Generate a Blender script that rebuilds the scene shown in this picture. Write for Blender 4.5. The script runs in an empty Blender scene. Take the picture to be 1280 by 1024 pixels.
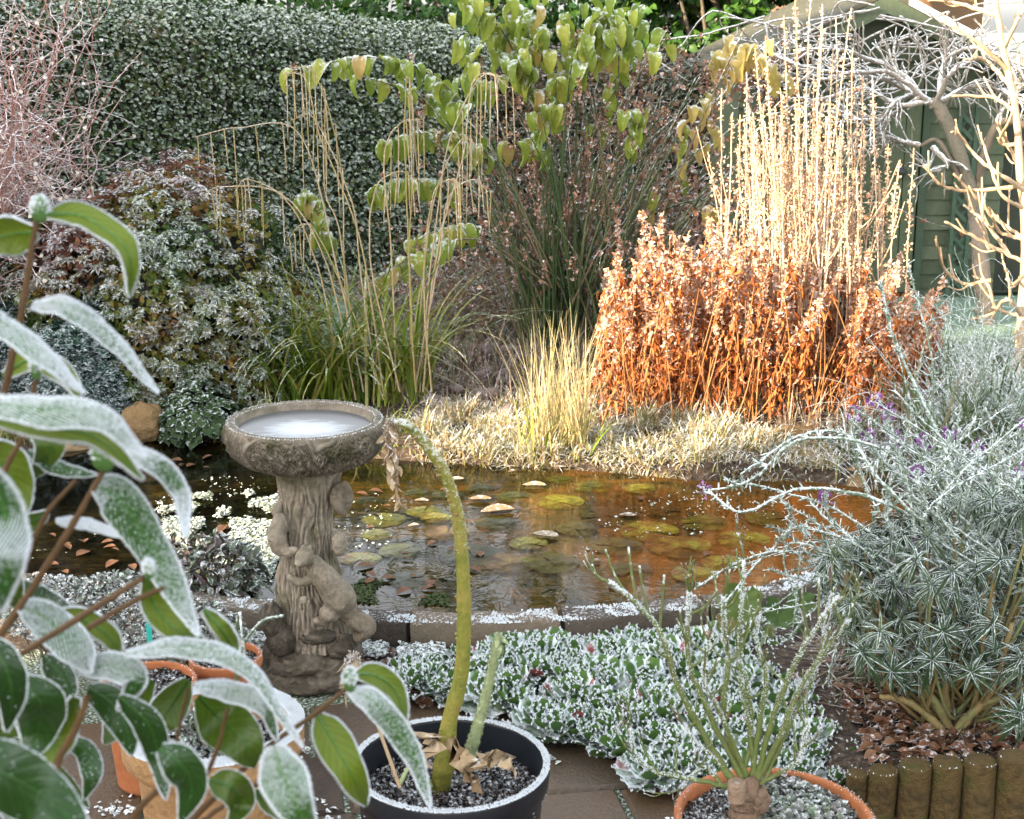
import bpy, math, random
import numpy as np
from mathutils import Vector

# ------------------------------------------------------------------ camera, sky, sun
R = math.radians
sc = bpy.context.scene
COL = sc.collection
PITCH = R(14.6); FPX = 1850.0; CH = 1.72
cam_d = bpy.data.cameras.new('camera'); cam = bpy.data.objects.new('camera', cam_d); COL.objects.link(cam)
cam.location = (0, 0, CH); cam.rotation_euler = (R(90) - PITCH, 0, 0)
cam_d.sensor_width = 36; cam_d.lens = 36 * FPX / 1280; cam_d.clip_start = .05; cam_d.clip_end = 2000
cam_d.dof.use_dof = True; cam_d.dof.focus_distance = 4.1; cam_d.dof.aperture_fstop = 12
sc.camera = cam
SUN_EL = R(19); SUN_AZ = math.atan2(-.6, -.8)          # towards the sun: left and behind the photographer
w = bpy.data.worlds.new('World'); sc.world = w; w.use_nodes = True
wn = w.node_tree; bg = wn.nodes['Background']
sky = wn.nodes.new('ShaderNodeTexSky'); sky.sky_type = 'NISHITA'; sky.sun_disc = False
sky.sun_elevation = SUN_EL; sky.sun_rotation = math.atan2(-.8, -.6); sky.air_density = 1.0; sky.dust_density = 2.5
hs = wn.nodes.new('ShaderNodeHueSaturation'); hs.inputs['Saturation'].default_value = .22
wn.links.new(sky.outputs[0], hs.inputs['Color']); wn.links.new(hs.outputs[0], bg.inputs[0]); bg.inputs[1].default_value = .15
sd_ = bpy.data.lights.new('sun', 'SUN'); sun = bpy.data.objects.new('sun', sd_); COL.objects.link(sun)
sd_.energy = 4.0; sd_.angle = R(.6); sd_.color = (1, .79, .54)
_d = Vector((math.cos(SUN_EL) * -.8, math.cos(SUN_EL) * -.6, math.sin(SUN_EL)))
sun.rotation_euler = _d.to_track_quat('Z', 'Y').to_euler(); sun.location = (-6, -4, 8)
sc.view_settings.view_transform = 'Standard'; sc.view_settings.look = 'None'
sc.view_settings.exposure = 2.5; sc.view_settings.gamma = 1
sc.cycles.max_bounces = 6; sc.cycles.transparent_max_bounces = 4

# ------------------------------------------------------------------ geometry helpers
rng = np.random.default_rng(7)
C0 = np.array([0, 0, CH]); FW = np.array([0, math.cos(PITCH), -math.sin(PITCH)]); UP = np.array([0, math.sin(PITCH), math.cos(PITCH)])
def ray(px, py): return FW + np.array([1, 0, 0]) * ((px - 640) / FPX) + UP * ((512 - py) / FPX)
def P(px, py, y):
    d = ray(px, py); return C0 + d * (y / d[1])
def G(px, py, z=0.0):
    d = ray(px, py); return C0 + d * ((z - CH) / d[2])
def nrm(v, axis=-1):
    return v / np.maximum(np.linalg.norm(v, axis=axis, keepdims=True), 1e-9)
def A(*a): return np.array(a, dtype=float)

def _hash(i, j, k):
    n = (i * 374761393 + j * 668265263 + k * 2147483647 + 1013904223).astype(np.int64) & 0x7fffffff
    n = ((n ^ (n >> 13)) * 1274126177) & 0x7fffffff
    n = (n ^ (n >> 16)) & 0xffff
    return n / 65535.0
def vnoise(p):
    p = np.asarray(p, float); i = np.floor(p).astype(np.int64); f = p - i; f = f * f * (3 - 2 * f)
    x, y, z = i[..., 0], i[..., 1], i[..., 2]; fx, fy, fz = f[..., 0], f[..., 1], f[..., 2]
    r = 0
    for a in (0, 1):
        for b in (0, 1):
            for c in (0, 1):
                r = r + _hash(x + a, y + b, z + c) * (fx if a else 1 - fx) * (fy if b else 1 - fy) * (fz if c else 1 - fz)
    return r
def fbm(p, o=4):
    p = np.asarray(p, float); s = 0; a = .5
    for k in range(o): s = s + a * vnoise(p * 2 ** k + 17.3 * k); a *= .5
    return s

class MB:
    """collects quads and triangles with a per-vertex colour attribute (r random, g edge, b along)"""
    def __init__(s): s.v = []; s.q = []; s.t = []; s.c = []; s.n = 0
    def add(s, v, quads=None, tris=None, col=None, mat=0):
        v = np.asarray(v, float).reshape(-1, 3); k = len(v)
        if col is None: col = np.zeros((k, 3))
        col = np.broadcast_to(np.asarray(col, float), (k, 3))
        s.v.append(v); s.c.append(col)
        if quads is not None and len(quads): q = np.asarray(quads, int).reshape(-1, 4) + s.n; s.q.append((q, mat))
        if tris is not None and len(tris): t = np.asarray(tris, int).reshape(-1, 3) + s.n; s.t.append((t, mat))
        s.n += k
    def build(s, name, mats, parent=None, origin=(0, 0, 0), smooth=True, label=None):
        if not isinstance(mats, (list, tuple)): mats = [mats]
        v = np.concatenate(s.v) - np.asarray(origin, float); c = np.concatenate(s.c)
        me = bpy.data.meshes.new(name)
        me.vertices.add(len(v)); me.vertices.foreach_set('co', v.astype(np.float32).ravel())
        Q = np.concatenate([a for a, m in s.q]) if s.q else np.zeros((0, 4), int)
        T = np.concatenate([a for a, m in s.t]) if s.t else np.zeros((0, 3), int)
        mi = np.concatenate([np.full(len(a), m) for a, m in s.q] + [np.full(len(a), m) for a, m in s.t])
        li = np.concatenate([Q.ravel(), T.ravel()])
        me.loops.add(len(li)); me.loops.foreach_set('vertex_index', li.astype(np.int32))
        ls = np.concatenate([np.arange(len(Q)) * 4, len(Q) * 4 + np.arange(len(T)) * 3])
        me.polygons.add(len(ls)); me.polygons.foreach_set('loop_start', ls.astype(np.int32))
        me.polygons.foreach_set('material_index', mi.astype(np.int32))
        me.polygons.foreach_set('use_smooth', np.full(len(ls), smooth))
        me.update(calc_edges=True)
        a = me.attributes.new('col', 'FLOAT_COLOR', 'POINT')
        a.data.foreach_set('color', np.hstack([c, np.ones((len(c), 1))]).astype(np.float32).ravel())
        for m in mats: me.materials.append(m)
        o = bpy.data.objects.new(name, me); COL.objects.link(o)
        if parent is not None: o.parent = parent
        else: o.location = origin
        if label: o['label'] = label
        return o
def tag(o, label, cat, group=None, kind=None):
    if label: o['label'] = label
    if cat: o['category'] = cat
    if group: o['group'] = group
    if kind: o['kind'] = kind
    return o
def thing(name, label, cat, loc, group=None):
    o = bpy.data.objects.new(name, None); COL.objects.link(o); o.location = tuple(loc); o.empty_display_size = .1
    return tag(o, label, cat, group)
def dup(o, loc=None, rot=None, scale=None, label=None):
    c = o.copy(); COL.objects.link(c)
    if loc is not None: c.location = tuple(loc)
    if rot is not None: c.rotation_euler = rot
    if scale is not None: c.scale = scale if hasattr(scale, '__len__') else (scale,) * 3
    if label: c['label'] = label
    for ch in list(o.children):
        k = ch.copy(); COL.objects.link(k); k.parent = c
        for g in ch.children:
            d = g.copy(); COL.objects.link(d); d.parent = k
    return c

def gridq(nu, nv, wrap_v=False):
    m = nv if wrap_v else nv - 1
    a = np.arange(nu - 1)[:, None]; b = np.arange(m)[None, :]; b2 = (b + 1) % nv
    return np.stack([a * nv + b, a * nv + b2, (a + 1) * nv + b2, (a + 1) * nv + b], -1).reshape(-1, 4)
def tubes(mb, paths, radii, sides=4, col=None, mat=0, flat=1.0):
    """K curves of n points each"""
    paths = np.asarray(paths, float); K, n, _ = paths.shape
    radii = np.broadcast_to(np.asarray(radii, float), (K, n))
    t = nrm(np.gradient(paths, axis=1)); m = nrm(t.mean(axis=1))
    ref = np.where(np.abs(m[:, 2:3]) < .7, A(0, 0, 1), A(.3, .95, 0)); ref = nrm(ref)[:, None, :]
    u = nrm(np.cross(t, ref)); v = np.cross(t, u)
    an = np.arange(sides) / sides * 2 * math.pi
    ring = u[:, :, None, :] * np.cos(an)[None, None, :, None] + v[:, :, None, :] * np.sin(an)[None, None, :, None] * flat
    V = paths[:, :, None, :] + ring * radii[:, :, None, None]
    q = gridq(n, sides, True)
    Q = (q[None] + (np.arange(K) * n * sides)[:, None, None]).reshape(-1, 4)
    if col is None: col = rng.random((K, 3))
    else: col = np.broadcast_to(np.asarray(col, float), (K, 3))
    C = np.repeat(col, n * sides, axis=0).reshape(K, n, sides, 3).copy()
    C[..., 2] = np.linspace(0, 1, n)[None, :, None]
    mb.add(V.reshape(-1, 3), Q, None, C.reshape(-1, 3), mat)
def spline(pts, n):
    pts = np.asarray(pts, float); k = len(pts)
    if k == 2: return pts[0] + (pts[1] - pts[0]) * np.linspace(0, 1, n)[:, None]
    e = np.vstack([2 * pts[0] - pts[1], pts, 2 * pts[-1] - pts[-2]])
    u = np.linspace(0, k - 1 - 1e-6, n); i = u.astype(int); f = (u - i)[:, None]
    p0, p1, p2, p3 = e[i], e[i + 1], e[i + 2], e[i + 3]
    return .5 * (2 * p1 + (p2 - p0) * f + (2 * p0 - 5 * p1 + 4 * p2 - p3) * f ** 2 + (3 * p1 - p0 - 3 * p2 + p3) * f ** 3)
def stem(mb, pts, r0, r1, n=16, sides=8, col=(.5, 0, 0), mat=0, rough=0, cap=True):
    p = spline(pts, n); r = np.linspace(r0, r1, n)
    if rough: p = p + (rng.random(p.shape) - .5) * rough; r = r * (1 + (rng.random(n) - .5) * .25)
    if cap: p = np.vstack([p, p[-1] + (p[-1] - p[-2]) * .02]); r = np.append(r, r1 * .05)
    tubes(mb, p[None], r[None], sides, np.asarray(col)[None], mat)
    return p
def leaf_tpl(n=5, wf=None, fold=.15, curl=.25, cols=3):
    """leaf along +Y length 1, width fn, +Z is its upper side"""
    if wf is None: wf = lambda t: np.sin(math.pi * t ** .8) ** .8 * .5
    t = np.linspace(0, 1, n + 1); w_ = wf(t); u = np.linspace(-1, 1, cols)
    X = u[None, :] * w_[:, None]; Y = np.repeat(t[:, None], cols, 1)
    Z = np.abs(u)[None, :] * w_[:, None] * fold * 2 - curl * (t ** 2)[:, None]
    V = np.stack([X, Y, Z], -1).reshape(-1, 3)
    C = np.zeros((len(V), 3)); C[:, 1] = np.repeat((np.abs(u) ** 3)[None, :], n + 1, 0).ravel(); C[:, 2] = Y.ravel()
    q = gridq(n + 1, cols)[:, ::-1]
    q = gridq(n + 1, cols)
    return V, q[:, [0, 1, 2, 3]], C
LEAF4 = leaf_tpl(3); LEAFLONG = leaf_tpl(5, lambda t: .09 * np.sin(math.pi * np.clip(t, .02, 1) ** .7) ** .6 + .001, .2, .35)
LEAFOV = leaf_tpl(4, lambda t: .33 * np.sin(math.pi * t ** .85) ** .75, .2, .25)
LEAFSPOON = leaf_tpl(5, lambda t: .08 + .34 * np.clip((t - .25) / .6, 0, 1) ** .8 * np.sqrt(np.clip(1 - ((t - .72) / .3).clip(0, 1) ** 2.5, 0, 1)), -.12, -.25, 5)
def _hang(n=9):
    V, q, C = leaf_tpl(n, lambda t: .36 * np.sin(math.pi * np.clip(t, .015, 1) ** .62) ** .7, .32, 0, 5)
    V = V.copy(); th = V[:, 1] * 1.75; zz = V[:, 2].copy(); V[:, 1] = np.sin(th) / 1.75 + zz * np.sin(th); V[:, 2] = -(1 - np.cos(th)) / 1.75 * 1.35 + zz * np.cos(th); V *= 1.25; return V, q, C
LEAFHEART = _hang()
def frame(d, up):
    """Y axis along d, Z near up"""
    y = nrm(d); x = nrm(np.cross(y, up)); z = np.cross(x, y); return np.stack([x, y, z], -1)   # columns
def scatter(mb, tpl, pos, d, up, size, rnd=None, wid=1.0, mat=0):
    V, q, Cc = tpl; K = len(pos)
    M = frame(np.asarray(d, float), np.broadcast_to(np.asarray(up, float), (K, 3)) + 1e-4)
    size = np.broadcast_to(size, (K,)).astype(float); wid = np.broadcast_to(wid, (K,))
    L = V[None] * size[:, None, None]; L = L.copy(); L[..., 0] *= wid[:, None]
    W = np.einsum('kij,knj->kni', M, L) + np.asarray(pos, float)[:, None, :]
    Q = (q[None] + (np.arange(K) * len(V))[:, None, None]).reshape(-1, 4)
    c = np.repeat(Cc[None], K, 0).copy(); c[..., 0] = (rng.random(K) if rnd is None else np.broadcast_to(rnd, (K,)))[:, None]
    mb.add(W.reshape(-1, 3), Q, None, c.reshape(-1, 3), mat)
def blades(mb, base, az, lean, length, droop, width, n=7, mat=0, rnd=None, pw=1.4, kink=None):
    """grass blades: arcs that lean out and droop"""
    base = np.asarray(base, float); K = len(base)
    B = lambda x: np.broadcast_to(np.asarray(x, float), (K,))
    az, lean, length, droop, width = map(B, (az, lean, length, droop, width))
    s = np.linspace(0, 1, n); th = lean[:, None] + droop[:, None] * s[None] ** pw
    ds = length[:, None] / (n - 1)
    h = np.stack([np.cos(az), np.sin(az), np.zeros(K)], -1)
    wob = (rng.random((K, 1)) - .5) * .5
    side = np.stack([-np.sin(az + wob[:, 0]), np.cos(az + wob[:, 0]), np.zeros(K)], -1)
    dp = (np.sin(th)[..., None] * h[:, None] + np.cos(th)[..., None] * A(0, 0, 1)) * ds[..., None]
    p = base[:, None] + np.concatenate([np.zeros((K, 1, 3)), np.cumsum(dp[:, :-1], 1)], 1)
    wp = width[:, None] * np.clip(1.15 - s ** 2.2, .05, 1)[None]
    V = np.stack([p - side[:, None] * wp[..., None] / 2, p + side[:, None] * wp[..., None] / 2], 2)
    q = gridq(n, 2); Q = (q[None] + (np.arange(K) * n * 2)[:, None, None]).reshape(-1, 4)
    c = np.zeros((K, n, 2, 3)); c[..., 0] = (rng.random(K) if rnd is None else B(rnd))[:, None, None]; c[..., 1] = .5; c[..., 2] = s[None, :, None]
    mb.add(V.reshape(-1, 3), Q, None, c.reshape(-1, 3), mat)
    return p
def spikes(mb, pos, d, size, r=.25, mat=0):
    """frost needles"""
    pos = np.asarray(pos, float); K = len(pos)
    if K == 0: return
    d = nrm(np.asarray(d, float) + (rng.random((K, 3)) - .5) * .9); size = np.broadcast_to(size, (K,)) * (.5 + rng.random(K))
    a = nrm(np.cross(d, rng.random((K, 3)) - .5)); b = np.cross(d, a)
    s = size[:, None]; bs = s * r
    V = np.stack([pos + a * bs, pos - a * bs * .5 + b * bs * .87, pos - a * bs * .5 - b * bs * .87, pos + d * s], 1)
    t = np.array([[0, 1, 3], [1, 2, 3], [2, 0, 3]]); T = (t[None] + (np.arange(K) * 4)[:, None, None]).reshape(-1, 3)
    mb.add(V.reshape(-1, 3), None, T, np.tile(A(.5, 1, 1), (K * 4, 1)), mat)
def rdirs(K, zmin=-1, zmax=1):
    z = rng.uniform(zmin, zmax, K); a = rng.uniform(0, 2 * math.pi, K); r = np.sqrt(1 - z * z)
    return np.stack([r * np.cos(a), r * np.sin(a), z], -1)
def box(mb, lo, hi, col=(.5, 0, 0), mat=0, M=None, o=None):
    lo = A(*lo); hi = A(*hi)
    V = np.array([[x, y, z] for x in (lo[0], hi[0]) for y in (lo[1], hi[1]) for z in (lo[2], hi[2])])
    if M is not None: V = V @ np.asarray(M).T
    if o is not None: V = V + o
    f = [[0, 1, 3, 2], [4, 6, 7, 5], [0, 4, 5, 1], [2, 3, 7, 6], [0, 2, 6, 4], [1, 5, 7, 3]]
    for k in f:   # separate faces keep hard edges
        mb.add(V[k], [[0, 1, 2, 3]], None, col, mat)
def lathe(mb, prof, cen, n=64, disp=None, col=(.5, 0, 0), mat=0):
    prof = np.asarray(prof, float); an = np.arange(n) / n * 2 * math.pi
    V = np.stack([prof[:, 0:1] * np.cos(an), prof[:, 0:1] * np.sin(an), np.repeat(prof[:, 1:2], n, 1)], -1)
    if disp is not None: V = disp(V, prof, an)
    mb.add(V.reshape(-1, 3) + np.asarray(cen, float), gridq(len(prof), n, True)[:, ::-1], None, col, mat)
def blob(mb, cen, rad, n=20, amp=.15, fr=2.5, seed=0, col=(.5, 0, 0), mat=0, flat=None):
    u = np.linspace(0, math.pi, n); v = np.arange(n * 2) / (n * 2) * 2 * math.pi
    V = np.stack([np.sin(u)[:, None] * np.cos(v), np.sin(u)[:, None] * np.sin(v), np.repeat(np.cos(u)[:, None], n * 2, 1)], -1)
    f = 1 + (fbm(V * fr + seed * 7.7, 3) - .45) * amp * 2
    V = V * f[..., None] * A(*rad)
    mb.add(V.reshape(-1, 3) + np.asarray(cen, float), gridq(n, n * 2, True), None, col, mat)

# ------------------------------------------------------------------ materials
def newmat(name):
    m = bpy.data.materials.new(name); m.use_nodes = True; nt = m.node_tree; nt.nodes.clear()
    out = nt.nodes.new('ShaderNodeOutputMaterial'); return m, nt, out
class N:
    def __init__(s, nt): s.nt = nt
    def new(s, t, **kw):
        n = s.nt.nodes.new(t)
        for k, v in kw.items(): setattr(n, k, v)
        return n
    def link(s, a, b): s.nt.links.new(a, b)
    def math(s, op, a, b=None, clamp=False):
        n = s.new('ShaderNodeMath', operation=op, use_clamp=clamp)
        for i, x in enumerate((a, b)):
            if x is None: continue
            if hasattr(x, 'links'): s.link(x, n.inputs[i])
            else: n.inputs[i].default_value = x
        return n.outputs[0]
    def noise(s, scale, detail=3, coord='Object', rough=.6, dist=0):
        tc = s.new('ShaderNodeTexCoord'); n = s.new('ShaderNodeTexNoise')
        n.inputs['Scale'].default_value = scale; n.inputs['Detail'].default_value = detail; n.inputs['Roughness'].default_value = rough; n.inputs['Distortion'].default_value = dist
        s.link(tc.outputs[coord], n.inputs['Vector']); return n.outputs['Fac']
    def ramp(s, fac, cols, pos=None):
        r = s.new('ShaderNodeValToRGB'); e = r.color_ramp.elements
        k = len(cols); pos = pos or [i / max(1, k - 1) for i in range(k)]
        e[0].position = pos[0]; e[0].color = (*cols[0], 1); e[1].position = pos[-1]; e[1].color = (*cols[-1], 1)
        for i in range(1, k - 1): x = e.new(pos[i]); x.color = (*cols[i], 1)
        s.link(fac, r.inputs[0]); return r.outputs[0]
    def mix(s, fac, a, b):
        n = s.new('ShaderNodeMix', data_type='RGBA')
        for i, x in ((0, fac), (6, a), (7, b)):
            if hasattr(x, 'links'): s.link(x, n.inputs[i])
            elif i == 0: n.inputs[0].default_value = x
            else: n.inputs[i].default_value = (*x, 1)
        return n.outputs[2]
FROST = (.80, .86, .90)
def matp(name, cols, frost=.3, edge=0.0, transl=0.0, rough=.6, fs=40, bs=None, gain=2.2, nz=.6, bf=0.0, bump=0.0, along=0.0, fcol=FROST, spec=.3, vary=.5, noisecol=None, backcol=None, nscale=1.0, veins=False, pointy=False):
    """surface colour by the random attribute, plus hoar frost that settles on upward faces and edges"""
    m, nt, out = newmat(name); n = N(nt)
    at = n.new('ShaderNodeAttribute', attribute_name='col'); sp = n.new('ShaderNodeSeparateColor'); n.link(at.outputs['Color'], sp.inputs[0])
    r_, g_, b_ = sp.outputs
    ns = n.noise(fs, 4); ns2 = n.noise(bs or fs * .12, 3)
    rr = n.math('ADD', r_, n.math('MULTIPLY', n.math('SUBTRACT', ns2, .5), vary * 1.6), True) if not noisecol else n.math('MULTIPLY_ADD', ns2, 1.0, False)
    if noisecol:
        a = n.nt.nodes.new('ShaderNodeMapRange'); a.inputs[1].default_value = .3; a.inputs[2].default_value = .7; n.link(ns2, a.inputs[0]); rr = a.outputs[0]
    base = n.ramp(rr, cols)
    geo = n.new('ShaderNodeNewGeometry')
    if backcol: base = n.mix(geo.outputs['Backfacing'], base, backcol)
    mul = n.math('ADD', n.math('MULTIPLY', ns, .7), .65)
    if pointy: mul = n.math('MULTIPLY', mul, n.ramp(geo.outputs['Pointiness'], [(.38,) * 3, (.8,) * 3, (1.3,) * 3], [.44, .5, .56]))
    vn = None
    if veins:
        ph = n.math('SUBTRACT', n.math('MULTIPLY', b_, 62), n.math('MULTIPLY', n.math('POWER', g_, .3333), 15)); vn = n.math('POWER', n.math('ABSOLUTE', n.math('SINE', n.math('MULTIPLY', ph, .5))), 14.0)
        mr = n.math('POWER', n.math('SUBTRACT', 1.0, n.math('POWER', g_, .3333)), 12); vn = n.math('ADD', n.math('MULTIPLY', vn, .45), mr, True); mul = n.math('MULTIPLY', mul, n.math('ADD', n.math('MULTIPLY', vn, .7), 1.0))
    hv = n.new('ShaderNodeMix', data_type='RGBA', blend_type='MULTIPLY'); hv.inputs[0].default_value = 1
    n.link(base, hv.inputs[6]); cb = n.new('ShaderNodeCombineColor'); [n.link(mul, cb.inputs[i]) for i in range(3)]; n.link(cb.outputs[0], hv.inputs[7]); base = hv.outputs[2]
    sx = n.new('ShaderNodeSeparateXYZ'); n.link(geo.outputs['Normal'], sx.inputs[0])
    k = n.math('MULTIPLY', sx.outputs[2], nz)
    k = n.math('ADD', k, n.math('MULTIPLY', g_, edge))
    if along: k = n.math('ADD', k, n.math('MULTIPLY', b_, along))
    k = n.math('ADD', k, n.math('MULTIPLY', n.math('SUBTRACT', ns, .5), 2.0 * nscale))
    if bf: k = n.math('SUBTRACT', k, n.math('MULTIPLY', geo.outputs['Backfacing'], bf))
    k = n.math('ADD', k, frost - .5)
    k = n.math('MULTIPLY', k, gain, True)
    c = n.mix(k, base, fcol)
    pb = n.new('ShaderNodeBsdfPrincipled'); n.link(c, pb.inputs['Base Color']); pb.inputs['Specular IOR Level'].default_value = spec
    n.link(n.math('ADD', n.math('MULTIPLY', k, .9 - rough), rough), pb.inputs['Roughness'])
    if veins:
        bp = n.new('ShaderNodeBump'); bp.inputs['Strength'].default_value = .5; bp.inputs['Distance'].default_value = .0012; n.link(n.math('SUBTRACT', ns, n.math('MULTIPLY', vn, 1.2)), bp.inputs['Height']); n.link(bp.outputs[0], pb.inputs['Normal'])
    elif bump:
        bp = n.new('ShaderNodeBump'); bp.inputs['Strength'].default_value = min(1, bump); bp.inputs['Distance'].default_value = .01 * max(1, bump); n.link(ns, bp.inputs['Height']); n.link(bp.outputs[0], pb.inputs['Normal'])
    res = pb.outputs[0]
    if transl:
        tr = n.new('ShaderNodeBsdfTranslucent'); n.link(c, tr.inputs[0]); mx = n.new('ShaderNodeMixShader'); mx.inputs[0].default_value = transl
        n.link(res, mx.inputs[1]); n.link(tr.outputs[0], mx.inputs[2]); res = mx.outputs[0]
    n.link(res, out.inputs[0]); return m
M_FROST = matp('hoar_frost', [(.78, .84, .88), (.86, .9, .93)], frost=.2, transl=.25, rough=.7, spec=.4)
# ------------------------------------------------------------------ the setting: ground, pond, patio
CURB = [G(*p, .12) for p in [(-260, 640), (-120, 685), (20, 718), (180, 738), (330, 755), (500, 768), (680, 768), (860, 752), (960, 735), (1060, 700), (1150, 650)]]
CURB = spline(np.array(CURB), 60)
FARE = [G(*p, .06) for p in [(1150, 640), (1090, 612), (1000, 603), (860, 602), (760, 592), (640, 585), (540, 580), (430, 572), (300, 556), (200, 552), (100, 560), (0, 570), (-150, 585), (-300, 610)]]
POND = np.vstack([CURB[:, :2], np.array(FARE)[:, :2]])
def sdist(p, poly):
    """signed distance, negative inside"""
    p = np.asarray(p, float)[:, :2]; a = poly; b = np.roll(poly, -1, 0); best = np.full(len(p), 1e9); ins = np.zeros(len(p), bool)
    for i in range(len(a)):
        e = b[i] - a[i]; w_ = p - a[i]; t = np.clip((w_ @ e) / max(e @ e, 1e-9), 0, 1); dd = np.linalg.norm(w_ - t[:, None] * e, axis=1); best = np.minimum(best, dd)
        c = ((a[i][1] > p[:, 1]) != (b[i][1] > p[:, 1])); 
        with np.errstate(divide='ignore', invalid='ignore'): xx = (b[i][0] - a[i][0]) * (p[:, 1] - a[i][1]) / (b[i][1] - a[i][1]) + a[i][0]
        ins ^= c & (p[:, 0] < xx)
    return np.where(ins, -best, best)
SOILP = np.array([G(*p, .12)[:2] for p in [(1052, 962), (1140, 962), (1300, 960), (1500, 900), (1500, 640), (1130, 660), (1000, 735), (900, 800), (960, 880)]])
def gh(p):
    p = np.asarray(p, float); s = sdist(p, POND); y = p[:, 1]
    back = np.clip((y - 4.35) / .3, 0, 1) * .11 * np.clip(1.6 - (y - 5.5) * .35, 0.0, 1)
    soil = np.clip(-sdist(p, SOILP) / .05, 0, 1) * .10
    n = (fbm(np.c_[p[:, :2] * 5, p[:, 0] * 0], 4) - .47) * .06 * np.clip((y - 3.9) * 4, 0, 1)
    out = np.maximum(back, soil) + n * np.clip((9.5 - y) / 2, .15, 1) - .004
    ins = -.02 + s * 1.5
    return np.where(s < .0, np.maximum(ins, -.35), np.where(s < .05, out * s / .05 - .02 * (1 - s / .05), out))
xs = np.concatenate([[-300, -120, -50, -20, -10, -6], np.arange(-4, 5.01, .06), [6, 8, 12, 20, 50, 120, 300]])
ys = np.concatenate([[-60, -20, -8, -2, 0, 1.5], np.arange(2.6, 9.5, .06), np.arange(9.5, 13, .25), [14, 16, 20, 30, 60, 120, 300]])
X, Y = np.meshgrid(xs, ys, indexing='ij'); GP = np.stack([X.ravel(), Y.ravel()], -1)
Z = gh(GP); mb = MB(); mb.add(np.c_[GP, Z], gridq(len(xs), len(ys)), None, None)
m_gr, nt, out = newmat('garden_ground'); n = N(nt)
tc = n.new('ShaderNodeTexCoord'); sx = n.new('ShaderNodeSeparateXYZ'); n.link(tc.outputs['Object'], sx.inputs[0])
nf = n.noise(55, 6); nb = n.noise(4, 4); nm = n.noise(260, 2)
soil = n.ramp(nf, [(.012, .008, .005), (.05, .032, .02), (.11, .08, .055), (.5, .55, .55)], [.3, .5, .62, .74])
lawn = n.ramp(nm, [(.05, .11, .04), (.17, .27, .18), (.36, .47, .42)], [.3, .5, .72])
lm = n.math('MULTIPLY', n.math('ADD', n.math('SUBTRACT', sx.outputs[1], 7.35), n.math('MULTIPLY', n.math('SUBTRACT', nb, .5), 1.2)), 4, True)
c = n.mix(lm, soil, lawn); pb = n.new('ShaderNodeBsdfPrincipled'); n.link(c, pb.inputs[0]); pb.inputs['Roughness'].default_value = .9
bp = n.new('ShaderNodeBump'); bp.inputs['Distance'].default_value = .03; bp.inputs['Strength'].default_value = .8; n.link(nf, bp.inputs['Height']); n.link(bp.outputs[0], pb.inputs['Normal']); n.link(pb.outputs[0], out.inputs[0])
o = mb.build('ground', m_gr); o['kind'] = 'structure'

# water
m_wa, nt, out = newmat('pond_water'); n = N(nt)
tc = n.new('ShaderNodeTexCoord'); sx = n.new('ShaderNodeSeparateXYZ'); n.link(tc.outputs['Object'], sx.inputs[0])
na = n.noise(2.6, 5, dist=.8); nbb = n.noise(14, 5, dist=1.5)
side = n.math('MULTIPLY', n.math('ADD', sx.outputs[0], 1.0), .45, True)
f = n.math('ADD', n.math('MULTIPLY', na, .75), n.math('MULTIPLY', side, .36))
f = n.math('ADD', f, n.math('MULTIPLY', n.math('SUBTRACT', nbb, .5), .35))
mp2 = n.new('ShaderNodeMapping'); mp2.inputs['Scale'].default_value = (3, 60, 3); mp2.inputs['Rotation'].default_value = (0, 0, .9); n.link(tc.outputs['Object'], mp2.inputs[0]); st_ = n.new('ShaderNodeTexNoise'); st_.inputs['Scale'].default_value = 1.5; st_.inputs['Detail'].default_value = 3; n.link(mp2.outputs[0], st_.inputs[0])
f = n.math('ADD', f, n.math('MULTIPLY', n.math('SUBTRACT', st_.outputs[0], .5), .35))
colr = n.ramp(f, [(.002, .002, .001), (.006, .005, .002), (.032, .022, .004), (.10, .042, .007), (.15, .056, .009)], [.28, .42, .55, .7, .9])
pb = n.new('ShaderNodeBsdfPrincipled'); n.link(colr, pb.inputs[0]); pb.inputs['IOR'].default_value = 1.36
vo = n.new('ShaderNodeTexVoronoi', feature='DISTANCE_TO_EDGE'); mp = n.new('ShaderNodeMapping'); mp.inputs['Scale'].default_value = (5, 14, 5); mp.inputs['Rotation'].default_value = (0, 0, .5)
n.link(tc.outputs['Object'], mp.inputs[0]); n.link(mp.outputs[0], vo.inputs['Vector']); vo.inputs['Scale'].default_value = 1.3
n.link(n.math('ADD', n.math('MULTIPLY', nbb, .09), .01), pb.inputs['Roughness'])
bp = n.new('ShaderNodeBump'); bp.inputs['Distance'].default_value = .004; bp.inputs['Strength'].default_value = .35
hh = n.noise(9, 3, dist=1.2); n.link(hh, bp.inputs['Height']); n.link(bp.outputs[0], pb.inputs['Normal'])
n.link(pb.outputs[0], out.inputs[0])
cen = POND.mean(0); mb = MB(); PO = POND + nrm(POND - cen) * .02
V = np.c_[np.vstack([cen, PO]), np.full(len(PO) + 1, .06)]; k = len(PO); i = np.arange(k)
gx = np.arange(PO[:, 0].min(), PO[:, 0].max(), .08); gy = np.arange(PO[:, 1].min(), PO[:, 1].max(), .08)
mb.add(V, None, np.stack([np.zeros(k, int), 1 + i, 1 + (i + 1) % k], -1)); o = mb.build('water', m_wa, smooth=False); o['kind'] = 'structure'
for p_ in o.data.polygons: pass

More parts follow.
